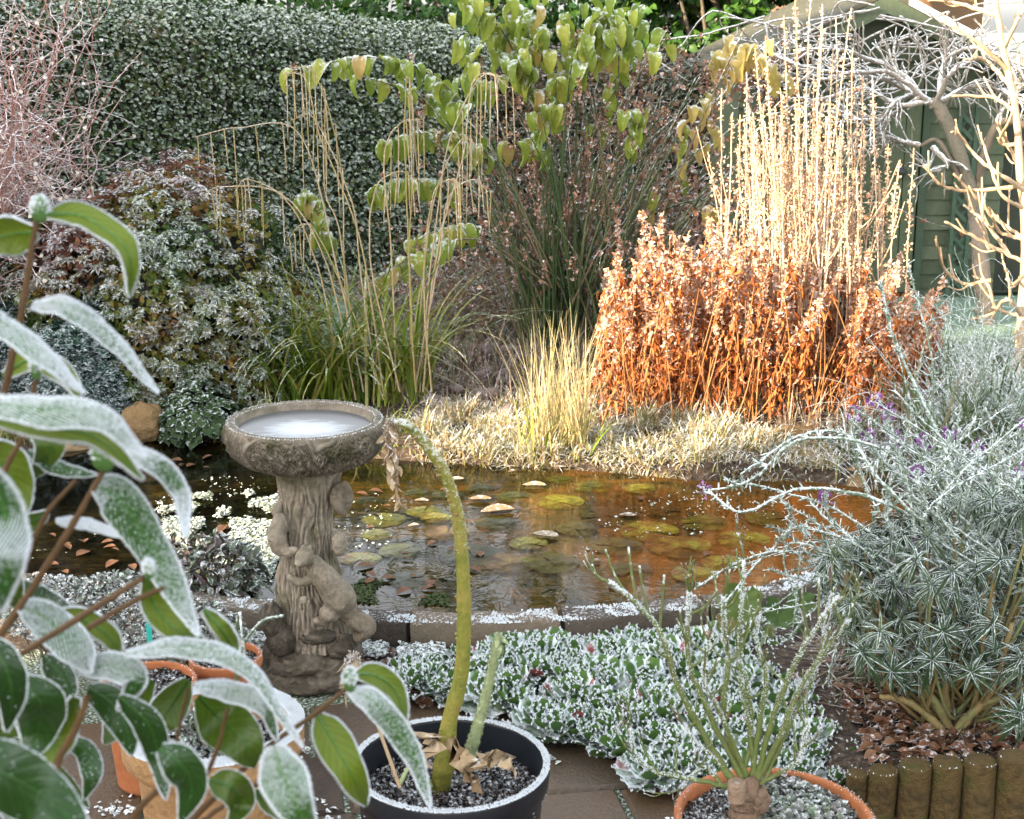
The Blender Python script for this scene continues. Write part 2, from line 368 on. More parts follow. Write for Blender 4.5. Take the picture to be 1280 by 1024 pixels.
# patio paving
m_pat = matp('wet_paving', [(.035, .022, .013), (.10, .063, .035), (.075, .06, .045), (.16, .10, .05)], frost=-.35, rough=.45, fs=90, bs=3.5, bump=.5, nz=.2, spec=.5, nscale=1.1)
m_joint = matp('mossy_joint', [(.02, .018, .01), (.05, .08, .015), (.10, .13, .03)], frost=-.05, fs=120, bs=8, bump=.8)
mb = MB(); ang = .18; Mr = np.array([[math.cos(ang), -math.sin(ang), 0], [math.sin(ang), math.cos(ang), 0], [0, 0, 1]])
mb.add([[-8, -1, 0], [8, -1, 0], [8, 3.9, 0], [-8, 3.9, 0]], [[0, 1, 2, 3]], None, (.5, 0, 0), 1)
yy = -1.2
while yy < 3.5:
    xx = -5 + rng.random() * .3; h_ = rng.choice([.28, .42])
    while xx < 5:
        w_ = rng.choice([.3, .45, .6]); x0, x1, y0, y1 = xx + .006, xx + w_ - .006, yy + .006, yy + h_ - .006
        t = .012 + rng.random() * .003; b = .008; cc = (rng.random(), 0, 0)
        Vv = np.array([[x0, y0, .002], [x1, y0, .002], [x1, y1, .002], [x0, y1, .002], [x0 + b, y0 + b, t], [x1 - b, y0 + b, t], [x1 - b, y1 - b, t], [x0 + b, y1 - b, t]]) @ Mr.T
        mb.add(Vv, [[4, 5, 6, 7], [0, 1, 5, 4], [1, 2, 6, 5], [2, 3, 7, 6], [3, 0, 4, 7]], None, cc, 0)
        xx += w_
    yy += h_
o = mb.build('patio', [m_pat, m_joint], smooth=False); o['kind'] = 'structure'

# pond wall: two courses of curved stone
m_stone = matp('old_coping_stone', [(.045, .036, .028), (.10, .08, .06), (.13, .11, .085), (.15, .12, .085)], frost=.04, fs=120, bs=9, rough=.8, bump=.7, nz=.42)
wall = thing('pond_wall', 'low curved two course stone wall edging the front of the pond', 'pond wall', (0, 3.9, 0))
def curb_stone(i0, i1, din, dout, z0, z1, name):
    c = spline(CURB[i0:i1 + 1], 14); t = nrm(np.gradient(c, axis=0)); nn = np.stack([t[:, 1], -t[:, 0], t[:, 2] * 0], -1)   # outwards, towards the viewer
    if nn[7, 1] > 0: nn = -nn
    b = .008; prof = [(-din, z0), (-din, z1 - b), (-din + b, z1), (dout - b, z1), (dout, z1 - b), (dout, z0)]
    V = np.array([[cc + nv * a + A(0, 0, z - cc[2]) for a, z in prof] for cc, nv in zip(c[1:-1] if False else c, nn)])
    V[0] += t[0] * .006; V[-1] -= t[-1] * .006
    V = V + (fbm(V * 25, 3)[..., None] - .47) * .014 * A(.5, 1, 1)
    m_ = MB(); k_ = len(prof); m_.add(V.reshape(-1, 3), gridq(len(V), k_), None, (rng.random(), 0, 0))
    for e in (0, -1): m_.add(V[e], [[0, 1, 4, 5]], None, (.4, 0, 0)); m_.add(V[e], [[1, 2, 3, 4]], None, (.4, 0, 0))
    return m_.build(name, m_stone, wall, (0, 3.9, 0))
for a in range(0, 58, 6): curb_stone(a, min(a + 6, 59), .02, .07, .055, .128, 'coping_stone')
for a in range(3, 56, 6): curb_stone(a, min(a + 6, 59), .0, .13, 0, .052, 'base_stone')
curb_stone(0, 3, .0, .13, 0, .052, 'base_stone')

# ------------------------------------------------------------------ hedges and far background
def crown_leaves(mb, pts, nor, size, tpl=LEAF4, up=.5, wild=.7, mat=0, wid=.8, rnd=None):
    K = len(pts); d = nrm(nor * .5 + rdirs(K) * wild + A(0, 0, -.25)); u = nrm(nor * .8 + A(0, 0, up) + rdirs(K) * .5)
    scatter(mb, tpl, pts, d, u, size * (.6 + .8 * rng.random(K)), rnd, wid, mat)
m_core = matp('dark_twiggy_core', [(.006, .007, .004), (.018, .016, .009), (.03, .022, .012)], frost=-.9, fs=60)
m_hedge = matp('ivy_hedge_leaf', [(.012, .030, .006), (.030, .064, .012), (.06, .095, .02), (.11, .075, .032)], frost=.10, edge=.2, transl=.12, rough=.45, fs=45, bs=1.6, vary=.7, nz=1.05, gain=1.05, fcol=(.58, .65, .58))
def hedge(name, label, a, b, za, zb, th, count, size, mat, up=.5, cat='hedge', bulge=.12, under=0.0):
    a = A(*a); b = A(*b); L = b - a; Ln = np.linalg.norm(L); ld = L / Ln; nn = A(ld[1], -ld[0]) ; nn = nn if nn[1] < 0 else -nn
    mb = MB()
    def surf(u, v):   # v: 0 base front .. .75 top front .. 1 back top
        h = za + (zb - za) * u; top = .78
        ang_ = np.clip((v - top + .12) / .34, 0, 1) * math.pi / 2
        z = np.where(v < top - .12, v / (top - .12) * (h - th * .45), h - th * .45 + np.sin(ang_) * th * .45)
        dpt = np.where(v < top - .12, 0, (1 - np.cos(ang_)) * th * .9)
        nf_ = (fbm(np.stack([u * Ln * 1.3, z * 1.3, u * 0 + za], -1), 4) - .47) * bulge * 2
        q = a[None] + ld[None] * (u * Ln)[:, None] - nn[None] * dpt[:, None] + nn[None] * nf_[:, None]
        no = np.stack([nn[0] * np.cos(ang_), nn[1] * np.cos(ang_), np.sin(ang_)], -1)
        return np.c_[q, z + nf_ * .3 * (v > .6) + under], no
    U, Vv = np.meshgrid(np.linspace(0, 1, 60), np.linspace(0, 1, 30), indexing='ij')
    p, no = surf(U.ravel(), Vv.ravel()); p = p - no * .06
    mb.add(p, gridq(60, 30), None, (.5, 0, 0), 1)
    u = rng.random(count); v = rng.random(count); p, no = surf(u, v)
    p = p - no * (rng.random(count) ** 1.5 * .09)[:, None] + rdirs(count) * .015
    crown_leaves(mb, p, no, size, up=up, rnd=np.clip(rng.random(count) * .75 + (fbm(p * 1.2, 2) > .52) * .2, 0, 1))
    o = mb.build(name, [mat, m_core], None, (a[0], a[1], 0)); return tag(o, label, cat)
lx = lambda px, y: (px - 640) / FPX * y * 1.0
hedge('clipped_hedge', 'long clipped evergreen hedge dusted with frost behind the left borders', (-4.6, 7.2), (-.15, 10.4), 2.12, 1.70, .55, 88000, .028, m_hedge)
m_brown = matp('brown_hedge_leaf', [(.016, .032, .012), (.05, .055, .025), (.12, .07, .045), (.18, .11, .08)], frost=.10, edge=.2, transl=.12, fs=45, bs=2, vary=.6, nz=.5, gain=1.0)
hedge('russet_hedge', 'russet and dark green hedge behind the tall green canes', (-.5, 11.0), (2.2, 10.6), 1.62, 1.42, .5, 30000, .036, m_brown)
m_lau = matp('laurel_leaf', [(.01, .03, .008), (.03, .085, .012), (.06, .13, .02)], frost=-.35, transl=.25, rough=.35, fs=30, bs=2)
def tree(name, label, base, h, rad, count, size, mat, zc, cat='tree', tr=.07, holes=.5):
    t = thing(name, label, cat, base); base = A(*base); mb = MB()
    tips = []
    stem(mb, [base, base + A(.05, 0, h * .4), base + A(-.05, .05, h * .8)], tr, tr * .4, 10, 8, mat=0)
    for k in range(14):
        d = rdirs(1, .1, .7)[0]; s0 = base + A(0, 0, h * rng.uniform(.2, .7)); e = A(base[0], base[1], zc) + d * A(*rad) * .8
        stem(mb, [s0, (s0 + e) / 2 + A(0, 0, .1), e], tr * .4, .008, 8, 5)
    mb.build('trunk', m_bark, t, base)
    mb = MB(); K = count; d = rdirs(K); r_ = rng.random(K) ** .35; p = A(base[0], base[1], zc) + d * r_[:, None] * A(*rad)
    p = p + (fbm(p * 1.5, 3)[:, None] - .47) * d * .7
    keep = fbm(p * 2.2 + 5, 3) > holes * .9; p = p[keep]; d = d[keep]
    crown_leaves(mb, p, d, size); mb.build('crown', mat, t, base); return t
m_bark = matp('frosted_bark', [(.05, .04, .028), (.12, .10, .07), (.20, .17, .11)], frost=-.05, fs=70, bs=12, rough=.85, bump=.8, nz=.5)
tree('evergreen_tree', 'dark green leafy tree rising behind the russet hedge beside the shed', (1.75, 12.9, 0), 2.6, (1.15, .8, 1.35), 30000, .07, m_lau, 2.0, holes=.44)
tree('evergreen_tree', 'dark evergreen tree peeping over the right end of the clipped hedge', (-.4, 12.6, 0), 2.4, (1.3, .8, 1.1), 15000, .07, m_lau, 1.45)
tree('evergreen_tree', 'dark evergreen tree far behind the long clipped hedge', (-3.6, 12.9, 0), 3.2, (2.6, .8, 1.35), 16000, .08, m_lau, 1.3, holes=.3)

# unseen houses added left of the photographer; they block the sun except between them
m_brick = matp('red_brick', [(.18, .07, .04), (.26, .11, .06), (.3, .15, .09)], frost=-.9, fs=60, bs=20)
m_tile = matp('roof_tile', [(.1, .05, .035), (.16, .08, .05)], frost=-.1, fs=60)
def occluder(label, s0, s1, dist, h, deep=5):
    # s is measured across the sunlight; dist is how far towards the sun
    S = A(-.8, -.6, 0); Pp = A(.6, -.8, 0); t = thing('occluder', label, 'occluder', Pp * (s0 + s1) / 2 + S * dist, 'unseen sun blockers beside the garden')
    M = np.stack([Pp, S, A(0, 0, 1)], -1); mb = MB(); box(mb, (s0, dist, 0), (s1, dist + deep, h), (.4, 0, 0), 0, M)
    mb.build('wall', m_brick, t, t.location, smooth=False)
    mb = MB(); a, b = s0 - .0, s1 + .0; mid = dist + deep / 2; V = np.array([[a, dist - .15, h + .002], [b, dist - .15, h + .002], [b, mid, h + 2], [a, mid, h + 2], [a, dist + deep + .15, h + .002], [b, dist + deep + .15, h + .002]]) @ M.T
    mb.add(V, [[0, 1, 2, 3], [3, 2, 5, 4]], [[0, 3, 4], [1, 5, 2]], (.5, 0, 0)); mb.build('roof', m_tile, t, t.location, smooth=False)
    for k in range(3):
        mb = MB(); sx_ = s0 + (s1 - s0) * (k + .5) / 3; box(mb, (sx_ - .5, dist - .04, 1), (sx_ + .5, dist - .002, 2.3), (.9, 0, 0), 0, M); mb.build('window', m_glass, t, t.location, smooth=False)
m_glass, nt, out = newmat('window_glass'); n = N(nt); pb = n.new('ShaderNodeBsdfPrincipled'); pb.inputs[0].default_value = (.05, .06, .07, 1); pb.inputs['Roughness'].default_value = .1; n.link(pb.outputs[0], out.inputs[0])
occluder('brick house added out of view to shade the birdbath and near pond', -3.87, 3.2, 9.5, 6.5)
occluder('brick house added out of view to shade the long hedge and shed', -14.5, -4.97, 9.5, 6.5)

# ------------------------------------------------------------------ shed
m_green = matp('weathered_green_paint', [(.050, .066, .036), (.07, .09, .05), (.09, .11, .066)], frost=-.32, fs=35, bs=5, rough=.6, nz=.3, bump=.15)
m_green2 = matp('darker_green_paint', [(.035, .055, .034), (.045, .07, .042)], frost=-.3, fs=35, bs=5, rough=.6)
m_white = matp('frosted_roof_felt', [(.45, .45, .43), (.7, .7, .68)], frost=.45, fs=30, rough=.8, nz=.7)
m_felt = matp('mossy_roof_felt', [(.035, .038, .028), (.06, .06, .042), (.09, .085, .06)], frost=-.2, fs=30, bs=4, rough=.9, nz=.5)
m_metal = matp('dark_iron', [(.03, .03, .035), (.05, .05, .06)], frost=-.6, rough=.4)
SY = 9.4; pk = P(1100, -6, SY); sl = .50; xl = P(925, 100, SY)[0]; xr = 2 * pk[0] - xl
SL = A(pk[0], SY + 1.2, 0); shed = thing('garden_shed', 'green painted timber shed with a gable front and frosted roof', 'shed', SL)
zt = lambda x: pk[2] - abs(x - pk[0]) * sl
dxl, dxr = P(975, 200, SY)[0], P(1148, 200, SY)[0]
mb = MB()
for k in range(22):   # shiplap boards either side of the door and in the gable
    z0, z1 = k * .095 - .02, k * .095 + .073
    for (a, b) in ((xl, dxl - .03), (dxr + .03, xr)) if z0 < 1.42 else ((xl, xr),):
        a2, b2 = a, b
        if z1 > zt(a) - .05: a2 = max(a, pk[0] - (pk[2] - z1 - .03) / sl)
        if z1 > zt(b) - .05: b2 = min(b, pk[0] + (pk[2] - z1 - .03) / sl)
        if b2 - a2 < .05: continue
        V = [[a2, SY - .012, z0], [b2, SY - .012, z0], [b2, SY + .004, z1 + .02], [a2, SY + .004, z1 + .02], [a2, SY + .03, z0], [b2, SY + .03, z0]]
        mb.add(V, [[0, 1, 2, 3], [4, 5, 1, 0]], None, (rng.random(), 0, 0))
V = [[xl, SY + .012, 0], [xr, SY + .012, 0], [xr, SY + .012, zt(xr)], [pk[0], SY + .012, pk[2]], [xl, SY + .012, zt(xl)]]
mb.add(V, [[0, 1, 2, 4]], [[2, 3, 4]], (.2, 0, 0))
for xx in (xl, xr): mb.add([[xx, SY + .012, 0], [xx, SY + 2.4, 0], [xx, SY + 2.4, zt(xx)], [xx, SY + .012, zt(xx)]], [[0, 1, 2, 3]], None, (.5, 0, 0))
mb.build('wall', m_green, shed, SL, smooth=False)
door = MB()
nb_ = 9
for k in range(nb_):
    a = dxl + (dxr - dxl) * k / nb_; b = dxl + (dxr - dxl) * (k + 1) / nb_ - .006; box(door, (a, SY - .035, .06), (b, SY - .0135, 1.40), (rng.random(), 0, 0))
dob = door.build('door', m_green, shed, SL, smooth=False)
mb = MB(); hp = P(1126, 215, SY - .05); blob(mb, hp, (.032, .03, .032), 10, .02); mb.build('handle', m_metal, dob, SL)
mb = MB(); box(mb, (dxl - .05, SY - .045, 0), (dxl - .005, SY - .013, 1.46)); box(mb, (dxr + .005, SY - .045, 0), (dxr + .05, SY - .013, 1.46)); box(mb, (dxl - .05, SY - .047, 1.405), (dxr + .05, SY - .013, 1.46)); mb.build('door_frame', m_green2, shed, SL, smooth=False)
mb = MB(); ex = xr + .22; elx = xl - .08
for (sx_, e) in ((-1, elx), (1, ex)):
    V = np.array([[pk[0], SY - .2, pk[2] + .03], [e, SY - .2, zt(e) + .03], [e, SY + 2.5, zt(e) + .03], [pk[0], SY + 2.5, pk[2] + .03]]); W = V - A(0, 0, .03)
    mb.add(V, [[0, 1, 2, 3]], None, (.5, 0, 0)); mb.add(W, [[0, 1, 2, 3]], None, (.5, 0, 0)); mb.add(np.vstack([V[:2], W[:2]]), [[0, 1, 3, 2]], None, (.8, 0, 0)); mb.add(np.vstack([V[1:3], W[1:3]]), [[0, 1, 3, 2]], None, (.8, 0, 0))
roof = mb.build('roof', m_felt, shed, SL, smooth=False)
mb = MB(); V = np.array([[pk[0] + .12, SY - .235, zt(pk[0] + .12) + .05], [ex, SY - .235, zt(ex) + .05], [ex, SY - .235, zt(ex) - .0], [pk[0] + .12, SY - .235, zt(pk[0] + .12) - .0]]); W = V + A(0, .25, 0)
mb.add(np.vstack([V, W]), [[0, 1, 2, 3], [0, 4, 5, 1], [7, 6, 5, 4], [3, 2, 6, 7]], None, (.9, 0, 0)); mb.build('frosted_verge', m_white, roof, SL, smooth=False)
mb = MB()
for (e) in (elx, ex):
    for (o0, o1, yy) in ((-.005, -.11, .225), ):
        V = np.array([[pk[0], SY - yy, pk[2] + o0], [e, SY - yy, zt(e) + o0], [e, SY - yy, zt(e) + o1], [pk[0], SY - yy, pk[2] + o1]]); mb.add(V, [[0, 1, 2, 3]], None, (.6, 0, 0))
        W = V + A(0, .02, 0); mb.add(W, [[0, 1, 2, 3]], None, (.6, 0, 0)); mb.add(np.vstack([V[2:4], W[2:4]]), [[0, 1, 3, 2]]); mb.add(np.vstack([V[:2], W[:2]]), [[0, 1, 3, 2]])
mb.build('bargeboard', m_green, roof, SL, smooth=False)
# trellis leaning on the shed front
m_tr = matp('trellis_paint', [(.04, .075, .05), (.06, .10, .065)], frost=-.25, fs=40, rough=.6)
t0 = P(1183, 372, SY - .06); t1 = P(1216, 130, SY - .06)
TL = A((t0[0] + t1[0]) / 2, SY - .06, 0); tre = thing('trellis', 'green diagonal lattice trellis panel fixed to the shed front', 'trellis', TL)
mb = MB(); x0, x1, z1 = t0[0], t1[0] + .03, t1[2]
for xx in (x0, x1): box(mb, (xx - .012, SY - .075, 0), (xx + .012, SY - .05, z1))
mb.build('frame', m_tr, tre, TL, smooth=False)
mb = MB(); wdt = x1 - x0 - .026
for k in range(-2, 18):
    for sg in (0, 1):
        z0_ = k * .085 + .0; a = A(x0 + .013, SY - .066 + sg * .009, z0_ if sg else z0_ + wdt); b = A(x1 - .013, SY - .066 + sg * .009, z0_ + wdt if sg else z0_)
        if min(a[2], b[2]) < .02 or max(a[2], b[2]) > z1: continue
        u = nrm(b - a); v = A(-u[2], 0, u[0]) * .011
        V = [a - v, b - v, b + v, a + v]; V2 = [q + A(0, .007, 0) for q in V]
        mb.add(V + V2, [[0, 1, 2, 3], [3, 2, 6, 7], [1, 0, 4, 5]], None, (rng.random(), 0, 0))
mb.build('lattice', m_tr, tre, TL, smooth=False)
# ladder-like rack at the far right of the shed and brown building behind
m_rust = matp('ochre_render', [(.10, .06, .03), (.16, .09, .045)], frost=-.5, fs=20)
bl = P(1110, 20, 14.5); mb = MB(); BL = A(bl[0], 15, 0); bb = thing('outbuilding', 'ochre brown building showing above the shed roof', 'outbuilding', BL)
box(mb, (P(985, 0, 14.5)[0], 14.5, 0), (P(1230, 0, 14.5)[0], 17, P(1100, -30, 14.5)[2])); mb.build('wall', m_rust, bb, BL, smooth=False)
mb = MB(); box(mb, (P(975, 0, 14.5)[0], 14.2, P(1100, -30, 14.5)[2] + .002), (P(1240, 0, 14.5)[0], 17.2, P(1100, -30, 14.5)[2] + .1)); mb.build('roof', m_tile, bb, BL, smooth=False)
bp_ = P(1290, 60, 13.0); mb = MB(); B2 = A(bp_[0] + .6, 13.5, 0); b2 = thing('white_building', 'white frosted building roof sloping away at the upper right corner', 'building', B2)
x0 = P(1110, 0, 12.5)[0]; z0 = P(1110, -8, 12.5)[2]; x1 = P(1420, 0, 12.5)[0]; z1 = P(1420, 150, 12.5)[2]
for k in range(5):
    o_ = k * .13
    V = np.array([[x0, 12.5 + k * .02, z0 - o_], [x1, 12.5 + k * .02, z1 - o_], [x1, 12.5 + k * .02 + .018, z1 - o_ - .12], [x0, 12.5 + k * .02 + .018, z0 - o_ - .12]]); mb.add(V, [[0, 1, 2, 3]], None, (.9, 0, 0))
mb.build('weatherboard', m_white, b2, B2, smooth=False)
mb = MB(); box(mb, (x0, 12.65, 0), (x1, 14, z1 - .7)); mb.build('wall', m_white, b2, B2, smooth=False)
# ------------------------------------------------------------------ birdbath
def smoothstep(a, b, x): t = np.clip((x - a) / (b - a), 0, 1); return t * t * (3 - 2 * t)
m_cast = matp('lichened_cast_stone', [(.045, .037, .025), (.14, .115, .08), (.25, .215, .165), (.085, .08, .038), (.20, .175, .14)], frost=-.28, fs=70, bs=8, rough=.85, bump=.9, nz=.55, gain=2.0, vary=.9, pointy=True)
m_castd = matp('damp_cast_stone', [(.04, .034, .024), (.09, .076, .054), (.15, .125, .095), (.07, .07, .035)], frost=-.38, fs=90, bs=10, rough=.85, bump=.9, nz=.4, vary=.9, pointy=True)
BB = P(381, 525, 3.72); BBC = A(BB[0], BB[1], 0); H = BB[2]
bath = thing('birdbath', 'stone birdbath on a tree trunk pedestal with carved squirrels', 'birdbath', BBC)
mb = MB(); Rr = .207
prof = [(.075, H - .135), (.11, H - .122), (.15, H - .108), (.178, H - .09), (.196, H - .068), (.205, H - .042), (.207, H - .02), (.203, H - .004), (.196, H + .004), (.187, H + .004), (.178, H - .002), (.172, H - .014), (.165, H - .026), (.15, H - .034), (.1, H - .04), (.002, H - .042)]
prof = spline(np.c_[np.array(prof), np.zeros(len(prof))], 70)[:, :2]
def bowl_disp(V, prof, an):
    h = (prof[:, 1] - (H - .13)) / .13; w_ = smoothstep(.0, .25, h) * smoothstep(1.02, .85, h); w_[40:] = 0
    th, hh = np.meshgrid(an, h); f = np.zeros_like(th)
    knots = [(-1.95, .45, .15), (-1.62, .45, .16), (-.75, .5, .22), (-2.9, .5, .2), (.6, .5, .2), (1.7, .5, .2), (2.4, .45, .16), (-1.15, .42, .1)]
    ph = th * 34 + np.sin(th * 5) * 2.0 + hh * 6 * np.sin(th * 3 + 1)
    for (t0, h0, r0) in knots:
        d = np.sqrt(((th - t0 + math.pi) % (2 * math.pi) - math.pi) ** 2 + ((hh - h0) * .42) ** 2); k_ = np.exp(-(d / r0) ** 2)
        ph = ph * (1 - k_) + d * 105 * k_; f -= .024 * np.exp(-(d / .062) ** 2); f += .009 * np.exp(-((d - .075) / .03) ** 2)
    f += .0072 * np.sin(ph)
    rim = smoothstep(.9, 1.05, h)[:, None] * (fbm(np.stack([np.cos(th) * 9, np.sin(th) * 9, hh * 2], -1), 3) - .47) * .007
    V = V.copy(); rr_ = np.hypot(V[..., 0], V[..., 1]) + 1e-9; k = 1 + (f * w_[:, None] + rim * (prof[:, 0:1] > .16)) / rr_
    V[..., 0] *= k; V[..., 1] *= k; V[..., 2] += (rim * .5) * (prof[:, 0:1] > .16); return V
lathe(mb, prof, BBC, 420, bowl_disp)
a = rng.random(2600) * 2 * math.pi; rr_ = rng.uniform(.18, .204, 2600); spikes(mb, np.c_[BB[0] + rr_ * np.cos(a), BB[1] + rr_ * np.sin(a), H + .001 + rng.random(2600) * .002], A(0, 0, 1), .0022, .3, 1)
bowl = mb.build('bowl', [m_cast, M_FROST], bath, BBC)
m_ice, nt, out = newmat('birdbath_ice'); n = N(nt); tc = n.new('ShaderNodeTexCoord'); vl = n.new('ShaderNodeVectorMath', operation='LENGTH'); n.link(tc.outputs['Object'], vl.inputs[0])
mp = n.new('ShaderNodeMapping'); mp.inputs['Scale'].default_value = (14, 40, 10); n.link(tc.outputs['Object'], mp.inputs[0]); nz_ = n.new('ShaderNodeTexNoise'); nz_.inputs['Scale'].default_value = 1.6; nz_.inputs['Detail'].default_value = 6; n.link(mp.outputs[0], nz_.inputs[0])
at = n.new('ShaderNodeAttribute', attribute_name='col'); sp = n.new('ShaderNodeSeparateColor'); n.link(at.outputs[0], sp.inputs[0])
f = n.math('ADD', n.math('MULTIPLY', sp.outputs[1], 1.1), n.math('SUBTRACT', nz_.outputs['Fac'], .55)); c = n.ramp(f, [(.07, .075, .08), (.22, .24, .26), (.34, .38, .42), (.46, .51, .55)], [.1, .35, .65, 1])
pb = n.new('ShaderNodeBsdfPrincipled'); n.link(c, pb.inputs[0]); pb.inputs['Roughness'].default_value = .28; n.link(pb.outputs[0], out.inputs[0])
mb = MB(); rs = np.linspace(.002, .172, 16); an = np.arange(64) / 64 * 2 * math.pi
V = np.stack([rs[:, None] * np.cos(an), rs[:, None] * np.sin(an), np.full((16, 64), H - .0165)], -1) + BBC
cc = np.zeros((16, 64, 3)); cc[..., 1] = np.clip(1 - (np.hypot((V[..., 0] - BB[0] - .01) / .145, (V[..., 1] - BB[1] + .03) / .12)), 0, 1)
mb.add(V.reshape(-1, 3), gridq(16, 64, True), None, cc.reshape(-1, 3)); mb.build('ice', m_ice, bath, BBC)
mb = MB(); tubes(mb, np.array([[P(322, 574, 3.6), P(322, 579, 3.6), P(322, 583, 3.6)]]), np.array([[.004, .003, .0005]]), 6); mb.build('icicle', M_FROST, bath, BBC)
# pedestal
mb = MB(); pr = [(.098, H - .112), (.092, H - .13), (.082, H - .16), (.074, H - .2), (.070, H - .25), (.072, H - .32), (.078, H - .38), (.086, H - .44), (.094, H - .5), (.104, H - .56), (.115, H - .61)]
pr = spline(np.c_[np.array(pr), np.zeros(len(pr))], 110)[:, :2]
def ped_disp(V, prof, an):
    th, zz = np.meshgrid(an, prof[:, 1]); q = np.stack([np.cos(th) * 1.2, np.sin(th) * 1.2, zz * 5], -1)
    f = (fbm(q * 2.2, 3) - .47) * .035 + .0020 * np.sin(th * 30 + fbm(q * 2, 2) * 30) * smoothstep(H - .12, H - .22, zz) + (fbm(q * A(16, 16, 4), 3) - .47) * .012 * smoothstep(H - .2, H - .45, zz) * 1.5
    V = V.copy(); k = 1 + f / np.hypot(V[..., 0], V[..., 1]); V[..., 0] *= k; V[..., 1] *= k; V[..., 0] += .006 * np.sin(zz * 12); return V
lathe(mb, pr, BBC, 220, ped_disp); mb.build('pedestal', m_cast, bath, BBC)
mb = MB(); pr = [(.001, .12), (.1, .118), (.128, .10), (.136, .075), (.133, .055), (.142, .045), (.146, .03), (.143, .012), (.13, .0)]
pr = spline(np.c_[np.array(pr), np.zeros(len(pr))], 60)[:, :2]
def base_disp(V, prof, an):
    th, zz = np.meshgrid(an, prof[:, 1]); q = np.stack([np.cos(th), np.sin(th), zz * 7], -1)
    f = (fbm(q * 3.2, 4) - .47) * .05 * (prof[:, 0:1] > .05); V = V.copy(); k = 1 + f / (np.hypot(V[..., 0], V[..., 1]) + .02); V[..., 0] *= k; V[..., 1] *= k; V[..., 2] *= (1 + f * 1.0); return V
lathe(mb, pr, BBC, 160, base_disp)
for (px, py, rx, rz, s) in [(398, 795, .05, .02, 1), (352, 800, .04, .05, 2), (425, 808, .045, .035, 3), (382, 822, .07, .028, 4), (340, 775, .03, .05, 5), (360, 835, .05, .02, 6)]:
    q = P(px, py, 3.63); blob(mb, q, (rx, .035, rz), 18, .3, 3, s)
mb.build('base', m_castd, bath, BBC)
def sculpt(name, parts, vox=.0035):
    """union of ellipsoids and limbs, fused into one skin"""
    mb = MB()
    for p_ in parts:
        if p_[0] == 'e': blob(mb, p_[1], p_[2], 14, .06, 3)
        else:
            pts = spline(np.array(p_[1]), 12); r_ = np.interp(np.linspace(0, 1, 12), np.linspace(0, 1, len(p_[2])), p_[2])
            for c_, q in zip(pts, r_): blob(mb, c_, (q, q, q), 8, 0)
    o = mb.build('tmp', m_cast); md = o.modifiers.new('r', 'REMESH'); md.mode = 'VOXEL'; md.voxel_size = vox
    s_ = o.modifiers.new('s', 'SMOOTH'); s_.iterations = 5; s_.factor = .6
    dg = bpy.context.evaluated_depsgraph_get(); me = bpy.data.meshes.new_from_object(o.evaluated_get(dg)); bpy.data.objects.remove(o)
    co = np.empty(len(me.vertices) * 3, np.float32); me.vertices.foreach_get('co', co); co = co.reshape(-1, 3); no = np.empty(len(me.vertices) * 3, np.float32); me.vertices.foreach_get('normal', no); no = no.reshape(-1, 3)
    co = co + no * ((fbm(co * A(90, 90, 50), 3) - .47) * .005)[:, None] - BBC
    me.vertices.foreach_set('co', co.astype(np.float32).ravel()); me.polygons.foreach_set('use_smooth', [True] * len(me.polygons))
    a_ = me.attributes.new('col', 'FLOAT_COLOR', 'POINT'); a_.data.foreach_set('color', np.tile([.45, 0, 0, 1], len(me.vertices)).astype(np.float32)); me.materials.clear(); me.materials.append(m_cast)
    o = bpy.data.objects.new(name, me); COL.objects.link(o); o.parent = bath; return o
Q = lambda px, py, dy=0: P(px, py, 3.62 - dy)
sculpt('carved_squirrel', [('e', Q(381, 696, .035), (.026, .026, .024)), ('e', Q(374, 703, .05), (.014, .014, .012)), ('e', Q(388, 686, .03), (.007, .007, .011)), ('e', Q(379, 684, .03), (.007, .006, .010)),
    ('l', [Q(392, 706, .01), Q(408, 725, .015), Q(425, 748, .01)], [.026, .036, .044]), ('e', Q(413, 766, .02), (.029, .03, .026)), ('e', Q(432, 762, 0), (.034, .032, .034)),
    ('l', [Q(395, 722, .02), Q(375, 728, .03), Q(362, 722, .03)], [.014, .012, .010]), ('l', [Q(405, 778, .03), Q(396, 776, .04)], [.014, .011]),
    ('l', [Q(425, 745, -.01), Q(441, 772, 0), Q(459, 783, .01), Q(450, 795, .0)], [.02, .03, .026, .02]), ('e', Q(380, 750, .03), (.012, .012, .012))])
sculpt('carved_squirrel', [('l', [Q(350, 650, -.03), Q(346, 670, -.01), Q(350, 684, .0)], [.02, .026, .024]), ('l', [Q(350, 685, .0), Q(360, 690, .02), Q(368, 688, .03)], [.02, .014, .012]), ('e', Q(352, 655, -.04), (.024, .03, .03)), ('l', [Q(346, 640, -.05), Q(352, 625, -.06)], [.015, .01])])
sculpt('carved_squirrel', [('l', [Q(430, 607, -.05), Q(433, 620, -.05), Q(428, 636, -.05)], [.014, .021, .018]), ('e', Q(424, 622, -.05), (.025, .03, .04)), ('e', Q(424, 680, -.05), (.022, .03, .035))])

